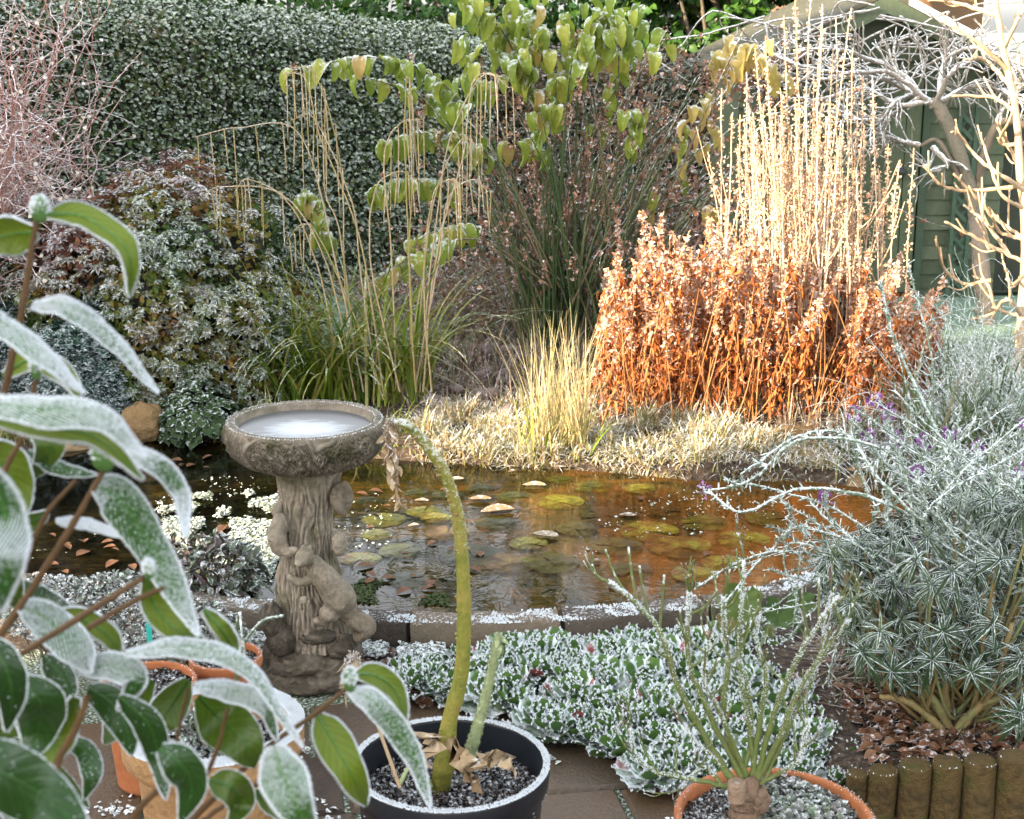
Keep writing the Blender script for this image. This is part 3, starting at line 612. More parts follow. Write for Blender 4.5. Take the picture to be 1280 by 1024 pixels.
# ------------------------------------------------------------------ pots
m_terra = matp('terracotta', [(.22, .07, .025), (.34, .12, .045), (.42, .17, .07)], frost=-.42, fs=60, bs=6, rough=.75, nz=.45, bump=.25)
m_terrap = matp('patterned_terracotta', [(.20, .11, .05), (.34, .20, .09), (.42, .27, .14)], frost=-.36, fs=45, bs=5, rough=.8, nz=.5, bump=.9)
m_blackp = matp('black_plastic', [(.008, .010, .014), (.013, .016, .021)], frost=-.24, fs=170, bs=12, rough=.35, nz=.38, spec=.5)
m_soil = matp('frosted_compost', [(.012, .008, .006), (.04, .025, .018), (.09, .06, .045)], frost=.36, fs=120, bs=30, rough=.9, bump=1.2, nz=.3, vary=1)
def pot(name, label, c, R0, hgt, mat, rimw=.012, rimh=.035, taper=.75, frost_n=2500, soil=.05, fsz=.0035, group=None, band=None):
    c = A(*c); base = A(c[0], c[1], 0); t = thing(name, label, 'plant pot', base, group)
    z = c[2]; zb = z - hgt; mb = MB()
    prof = [(.001, zb), (R0 * taper - .01, zb), (R0 * taper, zb + .008), (R0 - rimw * .9, z - rimh - .008), (R0 - rimw * .8, z - rimh), (R0 - .002, z - rimh + .003), (R0, z - rimh * .5), (R0 - .001, z - .004), (R0 - .005, z), (R0 - rimw + .003, z), (R0 - rimw, z - .005), (R0 - rimw * 1.3, z - soil - .03)]
    if band: prof[4:4] = [(R0 - rimw * .5, z - rimh - .012), (R0 - rimw * .5, z - rimh - .004)]
    prof = np.array(prof); pp = [prof[0]]
    for a_, b_ in zip(prof[:-1], prof[1:]): pp += [a_ + (b_ - a_) * u for u in (.04, .5, .96)]
    pp.append(prof[-1])
    def dsp(V, pr, an):
        V = V.copy(); V[..., :2] *= 1 + (fbm(np.stack([V[..., 0] * 6, V[..., 1] * 6, V[..., 2] * 6], -1), 2) - .47)[..., None] * .012; return V
    lathe(mb, np.array(pp), (c[0], c[1], 0), 96, dsp); mb.build('pot_wall', mat, t, base)
    mb = MB(); a = rng.random(frost_n) * 2 * math.pi; r_ = R0 - rng.random(frost_n) * rimw; spikes(mb, np.c_[c[0] + r_ * np.cos(a), c[1] + r_ * np.sin(a), z + r_ * 0 - .001], A(0, 0, 1), fsz, .4)
    mb.build('rim_frost', M_FROST, t, base)
    mb = MB(); rs = np.linspace(.001, R0 - rimw * 1.05, 26); an = np.arange(72) / 72 * 2 * math.pi
    V = np.stack([rs[:, None] * np.cos(an) + c[0], rs[:, None] * np.sin(an) + c[1], np.full((26, 72), z - soil)], -1); V[..., 2] += (fbm(V * 45, 4) - .47) * .03
    mb.add(V.reshape(-1, 3), gridq(26, 72, True), None, (.5, 0, 0))
    K = int(5200 * R0 * R0 / .04); a = rng.random(K) * 6.283; r_ = np.sqrt(rng.random(K)) * (R0 - rimw * 1.3); pp_ = np.c_[c[0] + r_ * np.cos(a), c[1] + r_ * np.sin(a), z - soil + rng.random(K) * .010]
    scatter(mb, LEAF4, pp_, rdirs(K, -.2, .7), rdirs(K, .2, 1), .009, None, 1.0)
    mb.build('soil', m_soil, t, base); return t
bpc = P(563, 952, 2.63); pot('black_pot', 'round black plastic pot with a frosted rim holding a tall bent stem', bpc, .195, .33, m_blackp, .013, .045, .8, 7000, .075, .0035)
lpc = P(266, 905, 2.72); pot('terracotta_pot', 'buff patterned clay pot with a thick frost coated rim behind the glossy leaves', lpc, .182, .34, m_terrap, .03, .055, .74, 16000, .06, .0065, band=1)
rpc = P(968, 1018, 2.36); pot('terracotta_pot', 'orange clay pot holding the pruned rose at the bottom edge', rpc, .178, .33, m_terra, .014, .05, .76, 500, .03, .002)
for (px, py, y_, r_, lb) in [(282, 818, 3.30, .088, 'small orange clay pot beside the birdbath base'), (185, 850, 3.12, .11, 'orange clay pot under the frosted thyme')]:
    c = P(px, py, y_); pot('terracotta_pot', lb, (c[0], c[1], c[2]), r_, c[2] - .012, m_terra, .01, .03, .75, 300, .025, .002)

# bent stem plant in the black pot
m_stem = matp('frosty_green_stem', [(.09, .10, .02), (.17, .18, .03), (.24, .21, .045), (.20, .13, .05)], frost=-.16, along=.8, vary=.9, fs=120, bs=30, rough=.5, nz=.25, bump=.25, gain=1.7)
m_whitestem = matp('white_frosted_stem', [(.22, .27, .12), (.35, .4, .22)], frost=.22, fs=90, rough=.7, nz=.2)
m_dry = matp('withered_brown_leaf', [(.26, .17, .09), (.40, .29, .17), (.5, .40, .27)], frost=.06, edge=.4, transl=.15, fs=60, bs=12, rough=.8, nz=.4, bump=.6)
sy = 2.63; BS = P(556, 965, sy); BS = A(BS[0], BS[1], bpc[2] - .07)
bent = thing('bent_stem_plant', 'tall bare bent green stem with a withered drooping tip, growing in the black pot', 'plant', BS)
mb = MB(); pts = [P(550, 985, sy + .02), P(556, 950, sy), P(562, 900, sy), P(577, 840, sy), P(580, 760, sy), P(577, 690, sy), P(571, 640, sy), P(555, 590, sy - .01), P(530, 553, sy - .02), P(508, 532, sy - .03), P(492, 527, sy - .03)]
p_ = spline(pts, 90); r_ = np.interp(np.linspace(0, 1, 90), [0, .12, .2, .5, .8, .93, 1], [.020, .021, .0155, .0125, .0095, .007, .0055])
r_ = r_ * (1 + .10 * np.exp(-(((np.arange(90) % 15) - 7) / .8) ** 2)); tubes(mb, p_[None], r_[None], 14, A(.5, 0, 0)[None])
for k in range(80):
    i = rng.integers(5, 88); d = rdirs(1, -.4, .6)[0]; s_ = rng.uniform(.0014, .0034); blob(mb, p_[i] + d * r_[i] * .96, (s_ * 1.6, s_ * 1.6, s_), 6, .3, col=(.9, rng.random(), .3))
K = 1500; i = rng.integers(45, 88, K); d = rdirs(K, -.3, 1); spikes(mb, p_[i] + d * r_[i][:, None] * .95, d, .0035, .3)
mb.build('main_stem', m_stem, bent, BS)
mb = MB(); st = spline([P(490, 527, sy - .03), P(486, 550, sy - .03), P(492, 585, sy - .03), P(497, 625, sy - .03)], 30)
def crumpled(mb, path, wid, n=70, sz=.03):
    for k in range(n):
        i = rng.integers(0, len(path)); d = nrm(A(0, 0, -1) + rdirs(1)[0] * .6); scatter(mb, LEAFOV, [path[i] + (rng.random(3) - .5) * wid], [d], [rdirs(1)[0]], sz * (.5 + rng.random()), None, .7)
crumpled(mb, st[:22], .016, 110, .020); crumpled(mb, st[18:], .006, 18, .018); stem(mb, st, .004, .002, 20, 6); K = 500; i = rng.integers(0, 8, K); spikes(mb, st[i] + (rng.random((K, 3)) - .5) * .022, rdirs(K), .004, .3)
mb.build('withered_tip', m_dry, bent, BS)
mb = MB(); stem(mb, [P(582, 962, sy + .05), P(598, 905, sy + .06), P(612, 850, sy + .07), P(623, 795, sy + .07)], .0125, .0055, 30, 10, rough=.0015); q = spline([P(582, 962, sy + .05), P(598, 905, sy + .06), P(612, 850, sy + .07), P(623, 795, sy + .07)], 60); K = 3500; i = rng.integers(0, 60, K); d = rdirs(K); spikes(mb, q[i] + d * np.linspace(.0125, .0055, 60)[i][:, None], d, .004, .3); crumpled(mb, q[-5:], .012, 12, .02)
mb.build('side_stem', m_whitestem, bent, BS)
mb = MB(); stem(mb, [P(535, 985, sy - .01), P(520, 945, sy), P(505, 900, sy), P(500, 890, sy)], .011, .006, 20, 8, rough=.001); stem(mb, [P(500, 980, sy - .05), P(510, 960, sy - .04)], .005, .004, 6, 6); mb.build('side_stem', m_whitestem, bent, BS)
mb = MB()
for (a, b, c, w_) in [((505, 925), (545, 925), (520, 955), .05), ((560, 930), (590, 960), (615, 950), .045), ((570, 925), (580, 965), (600, 985), .03), ((590, 955), (625, 945), (640, 960), .04)]:
    path = spline([P(*a, sy - .02), P(*b, sy - .04), P(*c, sy - .05)], 10); sd2 = nrm(rdirs(10, .2, .8)) * w_ / 2; V = np.stack([path - sd2, path + A(0, 0, .012), path + sd2], 1); V += (rng.random(V.shape) - .5) * .006
    mb.add(V.reshape(-1, 3), gridq(10, 3), None, rng.random(3) * A(1, 0, 0))
mb.build('withered_leaf', m_dry, bent, BS)
q = P(437, 825, 2.55); path = spline([P(500, 985, 2.45), P(470, 900, 2.5), P(452, 838, 2.52), P(440, 822, 2.52), P(432, 850, 2.5), P(433, 885, 2.5)], 30)
mb = MB(); stem(mb, path, .004, .002, 24, 6); crumpled(mb, path[16:24], .012, 34, .026); K = 500; i = rng.integers(14, 26, K); spikes(mb, path[i] + (rng.random((K, 3)) - .5) * .018, rdirs(K, -.2, 1), .004, .3)
mb.build('withered_side_shoot', m_dry, bent, BS)

# rose in the orange pot
m_rose = matp('rose_cane', [(.07, .10, .025), (.12, .15, .045), (.12, .06, .05)], frost=-.02, along=.6, fs=90, bs=6, rough=.6, nz=.35, gain=1.8)
m_roseb = matp('old_rose_wood', [(.08, .05, .03), (.18, .12, .08), (.28, .2, .14)], frost=-.2, fs=80, rough=.9, bump=1)
RO = A(rpc[0] - .05, rpc[1], rpc[2] - .03); rose = thing('rose_bush', 'pruned rose with bare frosted green canes in an orange clay pot', 'rose', RO)
ry = 2.36; mb = MB(); stem(mb, [P(930, 1050, ry), P(930, 1010, ry), P(932, 975, ry)], .030, .022, 20, 18, rough=.004); c_ = P(921, 988, ry - .02); lathe(mb, [(.015, -.02), (.0155, 0), (.0165, .012), (.0150, .0175), (.012, .0185), (.006, .0165), (.001, .0175)], c_, 24, None, (.95, 0, 0)); blob(mb, P(948, 1000, ry - .005), (.020, .02, .03), 14, .5, 4); mb.build('stump', m_roseb, rose, RO)
def fork(mb, path, r, depth, ln, spread=.5, n=7, tipdir=A(0, 0, 1), tips=None, sides=6):
    e = path[-1]; d0 = nrm(path[-1] - path[-2])
    for k in range(2 if rng.random() < .75 else 3):
        d = nrm(d0 + rdirs(1)[0] * spread + tipdir * .25); L = ln * rng.uniform(.6, 1.15); q = spline([e, e + d * L * .5 + rdirs(1)[0] * L * .07, e + nrm(d + tipdir * .3) * L], n)
        stem(mb, q, r * .8, r * .55, n, sides, (rng.random(), 0, 0)); 
        if depth > 1: fork(mb, q, r * .6, depth - 1, ln * .7, spread, n, tipdir, tips, sides)
        elif tips is not None: tips.append(q[-1])
canes = [([(915, 975), (880, 920), (845, 850), (825, 790), (790, 750), (762, 728)], .0065), ([(930, 975), (890, 900), (862, 830), (860, 770), (862, 740)], .006), ([(935, 975), (905, 900), (910, 830), (905, 790), (905, 745)], .0055), ([(940, 975), (950, 900), (958, 850), (945, 800), (948, 770)], .005), ([(945, 975), (965, 900), (985, 850), (1010, 800), (1050, 745)], .0055), ([(945, 980), (975, 920), (1000, 860), (1040, 800), (1060, 775)], .0055), ([(920, 985), (870, 975), (820, 965), (795, 945), (788, 910)], .0045), ([(950, 980), (985, 960), (1000, 945), (1010, 900)], .0045), ([(915, 980), (895, 950), (868, 925), (855, 905)], .0035), ([(925, 970), (938, 930), (935, 860), (918, 820), (892, 790)], .005), ([(932, 970), (915, 925), (895, 880), (880, 850), (886, 800)], .0045), ([(905, 985), (880, 960), (850, 985)], .004), ([(945, 970), (935, 900), (925, 830), (930, 700)], .005), ([(955, 975), (1000, 880), (1025, 820), (1040, 740)], .004)]
for pp_, r in canes:
    mb = MB(); dy = rng.uniform(-.05, .05); path = [P(a, b, ry + dy * i / 3) for i, (a, b) in enumerate(pp_)]; q = stem(mb, path, r * 1.05, r * .55, 26, 8, rough=.003)
    for i in (9, 12, 15, 17, 19, 21, 23):
        if rng.random() < .75: d = nrm(A(0, 0, 1) + rdirs(1)[0] * .9); L = rng.uniform(.03, .08); stem(mb, [q[i], q[i] + d * L * .6, q[i] + (d + A(0, 0, .3)) * L], r * .45, r * .3, 7, 6)
    fork(mb, q[-3:-1], r * .5, 2, .045)
    K = 900; i = rng.integers(6, 25, K); d = rdirs(K, -.2, 1); spikes(mb, q[i] + (q[i + 1] - q[i]) * rng.random((K, 1)) + d * r * .6, d, .0032, .3, 1)
    for k in range(10):
        i = rng.integers(2, 24); d = nrm(rdirs(1, -.3, .4)); spikes(mb, q[i][None], d, .007, .35, 0)
    mb.build('cane', [m_rose, M_FROST], rose, RO)

# ------------------------------------------------------------------ log roll edging
m_log = matp('mossy_log_edging', [(.014, .012, .006), (.05, .034, .012), (.085, .055, .018), (.04, .048, .008), (.09, .08, .02)], frost=-.42, fs=70, bs=16, rough=.85, bump=1, nz=.42, vary=.9)
lp = [(1072, 966, .05), (1103, 962, .07), (1144, 955, .075), (1185, 952, .073), (1227, 950, .075), (1270, 945, .078), (1313, 940, .075)]
for i, (px, py, dm) in enumerate(lp):
    c = P(px, py, 2.98 - .012 * i); r = dm * .47; b = A(c[0], c[1], 0); mb = MB(); z = c[2]
    prof = [(r * .98, -.03), (r * 1.0, z * .3), (r * .99, z * .7), (r, z - .006), (r * .93, z), (r * .6, z + .001), (.001, z + .002)]; prof = spline(np.c_[np.array(prof), np.zeros(7)], 26)[:, :2]
    def ld(V, pr, an, s=i):
        V = V.copy(); q = np.stack([V[..., 0] * 40 + s * 9, V[..., 1] * 40, V[..., 2] * 4], -1); V[..., :2] *= 1 + (fbm(q, 3) - .47)[..., None] * .22; V[..., 0] += V[..., 2] * rng.uniform(-.03, .03); return V
    lathe(mb, prof, (c[0], c[1], 0), 40, ld)
    a_ = rng.random(14) * 6.283; spikes(mb, np.c_[c[0] + r * .94 * np.cos(a_), c[1] + r * .94 * np.sin(a_), z + a_ * 0], A(0, 0, 1), .003, .4, 1)
    o = mb.build('log_post', [m_log, M_FROST], None, b)
    tag(o, ['narrow log post at the left end of the edging row', 'log post with broken frosty top, second from the left of the row', 'log post with a wet leaf over its top, third from the left', 'log post under the wallflower, fourth from the left', 'log post with a pale rim, fifth from the left of the row', 'log post, sixth from the left at the picture edge', 'last log post, cut off by the right picture edge'][i], 'log post', 'log posts edging the bed')

# ------------------------------------------------------------------ saxifrage rosettes
m_sax = matp('frosted_rosette', [(.05, .12, .025), (.09, .18, .04), (.18, .24, .06), (.30, .07, .07)], frost=.27, edge=.7, transl=.1, fs=60, bs=3, rough=.5, nz=.4, gain=2.4, vary=.12, nscale=.35)
def rosette(seed):
    r2 = np.random.default_rng(seed); mb = MB()
    for ring, (nl, el, sz) in enumerate([(11, .12, 1.0), (9, .5, .85), (6, .9, .62), (4, 1.2, .42)]):
        a = np.arange(nl) / nl * 6.283 + r2.random(nl) * .5 + ring; d = np.stack([np.cos(a) * np.cos(el), np.sin(a) * np.cos(el), np.full(nl, math.sin(el))], -1) + (r2.random((nl, 3)) - .5) * .25
        up = A(0, 0, 1) - d * .3; rn = np.where(r2.random(nl) < .04, 1.0, r2.random(nl) * .4)
        scatter(mb, LEAFSPOON, np.zeros((nl, 3)) + A(0, 0, .008 * ring), d, up, .052 * sz * (.85 + .3 * r2.random(nl)), rn, 1.0)
    V = np.concatenate(mb.v); C_ = np.concatenate(mb.c); sel = np.where((C_[:, 1] > .9) & (C_[:, 2] > .3))[0]; sel = np.repeat(sel, 7); spikes(mb, V[sel] + (r2.random((len(sel), 3)) - .5) * .003, A(0, 0, 1), .0026, .4, 1)
    return mb
SAXP = np.array([G(*p, .05)[:2] for p in [(490, 842), (530, 830), (620, 819), (760, 808), (880, 798), (960, 806), (1000, 850), (1050, 895), (1115, 945), (1060, 975), (1000, 985), (900, 975), (830, 978), (790, 955), (740, 925), (690, 918), (640, 880), (590, 868), (520, 868)]])
pts = []; tries = 0
while len(pts) < 255 and tries < 60000:
    tries += 1; q = A(rng.uniform(-.5, 1.2), rng.uniform(2.6, 4.1))
    if sdist(q[None], SAXP)[0] > 0 or (pts and min(np.hypot(*(q - p)) for p in pts) < .062): continue
    pts.append(q)
SAXL = 'frosted green rosette in the low carpet between pond wall and paving'
var = [rosette(s).build('saxifrage_rosette', [m_sax, M_FROST], None, (0, 0, 0)) for s in range(6)]
for i, q in enumerate(pts):
    e = -sdist(q[None], SAXP)[0]; z = .022 + .03 * min(1, e / .15) + rng.random() * .015
    o = var[i] if i < 6 else dup(var[i % 6]); o.location = (q[0], q[1], z); s = rng.uniform(1.0, 1.65); o.scale = (s, s, s); o.rotation_euler = (rng.uniform(-.1, .4), rng.uniform(-.25, .25), rng.random() * 6.28)
    tag(o, SAXL, 'rosette plant', 'frosted rosettes carpeting the bed')
m_mossy = matp('moss_cushion', [(.03, .05, .01), (.07, .11, .02), (.12, .09, .04)], frost=.0, fs=90, bs=7, bump=1, nz=.5)
mb = MB(); an = np.linspace(0, 6.283, 60)[:-1]; ce = SAXP.mean(0)
gx_, gy_ = np.meshgrid(np.linspace(-.5, 1.25, 110), np.linspace(2.7, 4.1, 90), indexing='ij'); gp = np.stack([gx_.ravel(), gy_.ravel()], -1); e = -sdist(gp, SAXP); mb.add(np.c_[gp, np.clip(e * .35, -.02, .045) + (fbm(np.c_[gp * 20, gp[:, 0] * 0], 3) - .47) * .02], gridq(110, 90), None, (.3, 0, 0)); o = mb.build('leaf_litter', matp('bed_litter', [(.02, .013, .008), (.06, .035, .02), (.05, .07, .015)], frost=-.12, fs=110, bs=10, bump=1)); tag(o, 'dark leaf litter and moss under the frosted rosettes', 'leaf litter', kind='stuff')
# ------------------------------------------------------------------ planting round the pond
gz = lambda x, y: float(gh(np.array([[x, y]]))[0])
def gza(p): return gh(np.asarray(p)[:, :2])
# mound of whorled spurge-like shrub
m_mound = matp('whorled_shrub_leaf', [(.02, .055, .015), (.045, .10, .018), (.13, .15, .02), (.24, .14, .035), (.22, .09, .06)], frost=-.22, edge=.35, transl=.25, fs=70, bs=2.2, nz=.45, gain=2.0, vary=.45)
m_moundf = matp('frosted_whorl', [(.05, .11, .03), (.09, .13, .04), (.16, .15, .06), (.24, .14, .12)], frost=.02, edge=.5, transl=.2, fs=70, bs=4, nz=.5, gain=2.0)
def whorl_tpl(nl, el0, lw=LEAFOV, w_=.55, drop=0):
    mb = MB()
    for ring in range(2):
        a = np.arange(nl) / nl * 6.283 + ring * .4 + rng.random(nl) * .3; el = el0 + ring * .55; d = np.stack([np.cos(a) * np.cos(el), np.sin(a) * np.cos(el), np.full(nl, math.sin(el))], -1) + (rng.random((nl, 3)) - .5) * .25
        scatter(mb, lw, d * .03, d, A(0, 0, 1) - d * .2, (1 - .3 * ring) * (.85 + .3 * rng.random(nl)), None, w_)
    return np.concatenate(mb.v), np.concatenate([q for q, m in mb.q]), np.concatenate(mb.c)
W1 = whorl_tpl(8, .05); W2 = whorl_tpl(7, .45); 
def mound(name, label, cat, c, rad, K, size, mat, tp, zfloor=0, extra=None, group=None, wid=1, vary=True, boxy=2.0, depth=0.0, under=None):
    c = A(*c); rad = A(*rad); mb = MB(); d = rdirs(K, -.15, 1); d[:, 1] = np.where(d[:, 1] > .5, -d[:, 1], d[:, 1])
    s = (1 + (fbm(d * 3.2 + c, 3) - .47) * .55) / (np.abs(d) ** boxy).sum(1) ** (1 / boxy)
    p = c + d * rad * s[:, None] * (1 - depth - rng.random((K, 1)) ** 2 * .12); up = nrm(d * .8 + A(0, 0, .7) + rdirs(K) * .35)
    keep = p[:, 2] > zfloor; p, d, up, s = p[keep], d[keep], up[keep], s[keep]; K = len(p)
    rn = np.clip(fbm(p * 2.6 + 3, 3) * 1.7 - .5 + rng.random(K) * .25 + (.25 * (p[:, 2] - c[2]) / rad[2] if vary else 0), 0, 1)
    for i, t in enumerate(tp):
        m = (np.arange(K) % len(tp)) == i; fd = nrm(np.cross(up[m], rdirs(m.sum()))); scatter(mb, t, p[m], fd, up[m], size * (.7 + .6 * rng.random(m.sum())), rn[m], wid)
    u = np.linspace(0, 1, 24); an = np.arange(48) / 48 * 6.283
    dd = np.stack([np.cos(an)[None] * np.sin(u * 1.8)[:, None], np.sin(an)[None] * np.sin(u * 1.8)[:, None], np.repeat(np.cos(u * 1.8)[:, None], 48, 1)], -1)
    ss = (1 + (fbm(dd * 3.2 + c, 3) - .47) * .55) / (np.abs(dd) ** boxy).sum(-1) ** (1 / boxy); V = c + dd * rad * ss[..., None] * .84; V[..., 2] = np.maximum(V[..., 2], -.02)
    if under:
        uk, us, um, ut = under; d = rdirs(uk, -.15, 1); d[:, 1] = np.where(d[:, 1] > .5, -d[:, 1], d[:, 1]); s = (1 + (fbm(d * 3.2 + c, 3) - .47) * .55) / (np.abs(d) ** boxy).sum(1) ** (1 / boxy)
        q_ = c + d * rad * s[:, None] * (.965 - rng.random((uk, 1)) * .09); q_ = q_[q_[:, 2] > zfloor]; uk = len(q_); rr_ = np.clip(fbm(q_ * 2.6 + 3, 3) * 2.4 - .82 + rng.random(uk) * .3 + .12 * (q_[:, 2] - c[2]) / rad[2], 0, 1); scatter(mb, ut, q_, nrm(rdirs(uk) + A(0, -.4, 0)), nrm(rdirs(uk) + A(0, -.5, 1)), us * (.6 + .7 * rng.random(uk)), rr_, 1, 2)
    t_ = thing(name, label, cat, (c[0], c[1], 0), group); mb.build('foliage', [mat, m_core, under[2]] if under else mat, t_, (c[0], c[1], 0)); mb = MB(); mb.add(V.reshape(-1, 3), gridq(24, 48, True)); mb.build('twigs', m_core, t_, (c[0], c[1], 0)); return t_
def mound_px(name, label, cat, px, py, y, rpx, rtop, K, size, mat, tp, rd=.6, **kw):
    c = P(px, py, y); return mound(name, label, cat, (c[0], y, .12), (rpx / FPX * y * 1.03, rd, P(px, rtop, y)[2] - .12), K, size, mat, tp, .05, **kw)
mound_px('flowering_shrub', 'large rounded shrub of whorled green and bronze leaves tipped with frost', 'shrub', 195, 400, 6.75, 196, 212, 2300, .031, m_moundf, [W1, W2], .8, boxy=2.7, under=(13000, .030, m_mound, LEAFOV))
m_rosem = matp('blue_green_needle', [(.015, .045, .03), (.03, .075, .05), (.05, .10, .07)], frost=.10, edge=.3, fs=80, bs=4, nz=.4, gain=2)
W3 = whorl_tpl(9, .9, LEAFLONG, 2.2)
mound_px('rosemary_bush', 'dark blue green needle leaved bush at the left foot of the big shrub', 'bush', 100, 470, 6.05, 58, 395, 1500, .045, m_rosem, [W3], .3, vary=False)
mound_px('rosemary_bush', 'low dark bush behind the camellia at the left edge', 'bush', 0, 480, 6.2, 66, 380, 1400, .045, m_rosem, [W3], .3, vary=False)
m_ivy = matp('ivy_leaf', [(.012, .03, .008), (.025, .055, .012), (.05, .08, .02)], frost=-.14, edge=.4, transl=.15, fs=60, bs=4, nz=.45)
mound_px('ivy', 'ivy trailing over the bank between rock and grass clump', 'ivy', 250, 530, 5.95, 50, 478, 380, .045, m_ivy, [leaf_tpl(4, lambda t: .5 * np.sin(math.pi * t ** .7) ** .9 * (1 + .25 * np.cos(t * 12)), .15, .2)], .22, vary=False)
m_rock = matp('garden_rock', [(.10, .065, .03), (.20, .13, .06), (.30, .20, .10), (.12, .10, .07)], frost=-.3, fs=60, bs=6, rough=.9, bump=1, nz=.5)
for px, py, y, r, lb in [(180, 528, 5.85, (.085, .07, .085), 'ochre rock on the left bank beside the ivy'), (85, 560, 5.8, (.14, .09, .055), 'flat brown rock low on the left bank'), (15, 530, 5.85, (.09, .08, .1), 'brown rock at the left picture edge behind a leaf'),
                        (1000, 580, 5.55, (.17, .10, .06), 'mossy yellow rock below the orange stems'), (1075, 605, 5.35, (.12, .1, .07), 'frosted rock at the right end of the pond'), (990, 548, 5.75, (.13, .09, .05), 'low mossy stone at the foot of the orange stems')]:
    c = P(px, py, y); mb = MB(); blob(mb, c, r, 26, .35, 1.8, px, (rng.random(), 0, 0)); tag(mb.build('rock', m_rock, None, (c[0], c[1], c[2] - r[2])), lb, 'rock')

# red twig shrub top left
m_red = matp('pink_red_twig', [(.30, .11, .08), (.42, .20, .16), (.36, .24, .19)], frost=.40, fs=70, bs=5, rough=.7, nz=.5, gain=2)
def bush_twigs(mb, base, K, spread, hgt, r0, subs=6, droop=.6, n=9, xmax=99):
    b = np.asarray(base, float)[None] + (rng.random((K, 3)) - .5) * A(.3, .2, 0); az = rng.random(K) * 6.283; ln = hgt * (.7 + .6 * rng.random(K)); th = rng.random(K) ** .7 * spread
    def arcs(b, az, th, ln, dr, wob=.06):
        k = len(b); s = np.linspace(0, 1, n); t = th[:, None] + dr[:, None] * s; dp = np.stack([np.sin(t) * np.cos(az)[:, None], np.sin(t) * np.sin(az)[:, None], np.cos(t)], -1) * (ln / (n - 1))[:, None, None]
        dp = dp + (rng.random(dp.shape) - .5) * (ln / (n - 1))[:, None, None] * wob * 6
        return b[:, None] + np.concatenate([np.zeros((k, 1, 3)), np.cumsum(dp[:, :-1], 1)], 1)
    p = arcs(b, az, th, ln, rng.uniform(0, droop, K)); p = p[p[:, :, 0].max(1) < xmax]; K = len(p); tubes(mb, p, np.linspace(r0, r0 * .4, n)[None], 4)
    i = rng.integers(0, K, K * subs); j = rng.integers(3, n, K * subs); b2 = p[i, j]; q = arcs(b2, rng.random(len(i)) * 6.283, rng.uniform(.3, 2.0, len(i)), hgt * rng.uniform(.12, .4, len(i)), rng.uniform(-.6, 1.2, len(i)), .1)
    q = q[q[:, :, 0].max(1) < xmax]; tubes(mb, q, np.linspace(r0 * .5, r0 * .25, n)[None], 3); return p, q
c = P(-75, 330, 6.6); c = A(c[0], 6.6, .05); t = thing('twiggy_shrub', 'tangled shrub of bare pink red twigs with frost at the upper left', 'shrub', c); mb = MB(); p, q = bush_twigs(mb, c, 190, .62, 1.5, .0060, 17, .35, xmax=P(128, 100, 6.6)[0])
mb.build('twigs', m_red, t, c); mb = MB(); e = np.concatenate([q[:, -1], q[:, 5], p[:, -1]]); e = e[rng.random(len(e)) < .7]; scatter(mb, LEAF4, e, rdirs(len(e)), rdirs(len(e)), .022, None, .8)
mb.build('leaf_remnants', matp('frosted_seedhead', [(.5, .42, .33), (.6, .55, .48)], frost=.15, fs=60), t, c)

# grasses
m_sedge = matp('green_sedge_blade', [(.06, .13, .012), (.15, .22, .02), (.30, .30, .06), (.48, .40, .2)], frost=-.08, along=.40, transl=.3, fs=40, bs=4, nz=.35, gain=1.8, rough=.45, vary=.3)
m_sedst = matp('straw_sedge_stalk', [(.28, .23, .08), (.38, .30, .16), (.42, .34, .24)], frost=.08, along=.35, transl=.1, fs=60, nz=.3)
def at_ground(px, py): q = G(px, py, .1); return A(q[0], q[1], gz(q[0], q[1]))
SB = at_ground(430, 512); SB[1] += .15
sedge = thing('drooping_sedge', 'clump of arching green sedge with tall straw stalks of hanging catkins', 'grass clump', SB)
mb = MB(); K = 420; bb = SB + (rng.random((K, 3)) - .5) * A(.75, .3, 0); blades(mb, bb, np.where(rng.random(K) < .5, rng.normal(math.pi, .9, K), rng.normal(0, .9, K)), rng.uniform(.02, .6, K), rng.uniform(.35, .85, K), rng.uniform(.6, 2.5, K), rng.uniform(.007, .015, K), 12, rnd=rng.random(K) ** 1.2 * .8)
mb.build('leaf_blades', m_sedge, sedge, SB)
def catstalk(par, org, pts, y, hang, mat=m_sedst, r=.0042, dz=1.0):
    mb = MB(); path = spline([P(a, b, y) for a, b in pts], 40); path = path + np.cumsum(rng.normal(0, .0012, path.shape), 0) * A(1, 1, .3); tubes(mb, path[None], np.linspace(r, r * .4, 40)[None], 5)
    for (s, ln) in hang:
        i = int(s * 39); b = path[i]; L = ln / FPX * y; t_ = spline([b, b + A(rng.uniform(.006, .012), 0, .004), b + A(.014, 0, -.03), b + A(.014 + rng.uniform(-.01, .012), rng.uniform(-.01, .01), -L)], 16); rr = np.interp(np.linspace(0, 1, 16), [0, .3, .45, .9, 1], [.001, .0012, .0026, .0024, .001]); tubes(mb, t_[None], rr[None], 5, A(rng.random(), 0, 0)[None])
    mb.build('catkin_stalk', mat, par, org)
H4 = [(.60, 110), (.70, 85), (.80, 100), (.87, 75), (.94, 90), (1, 75)]
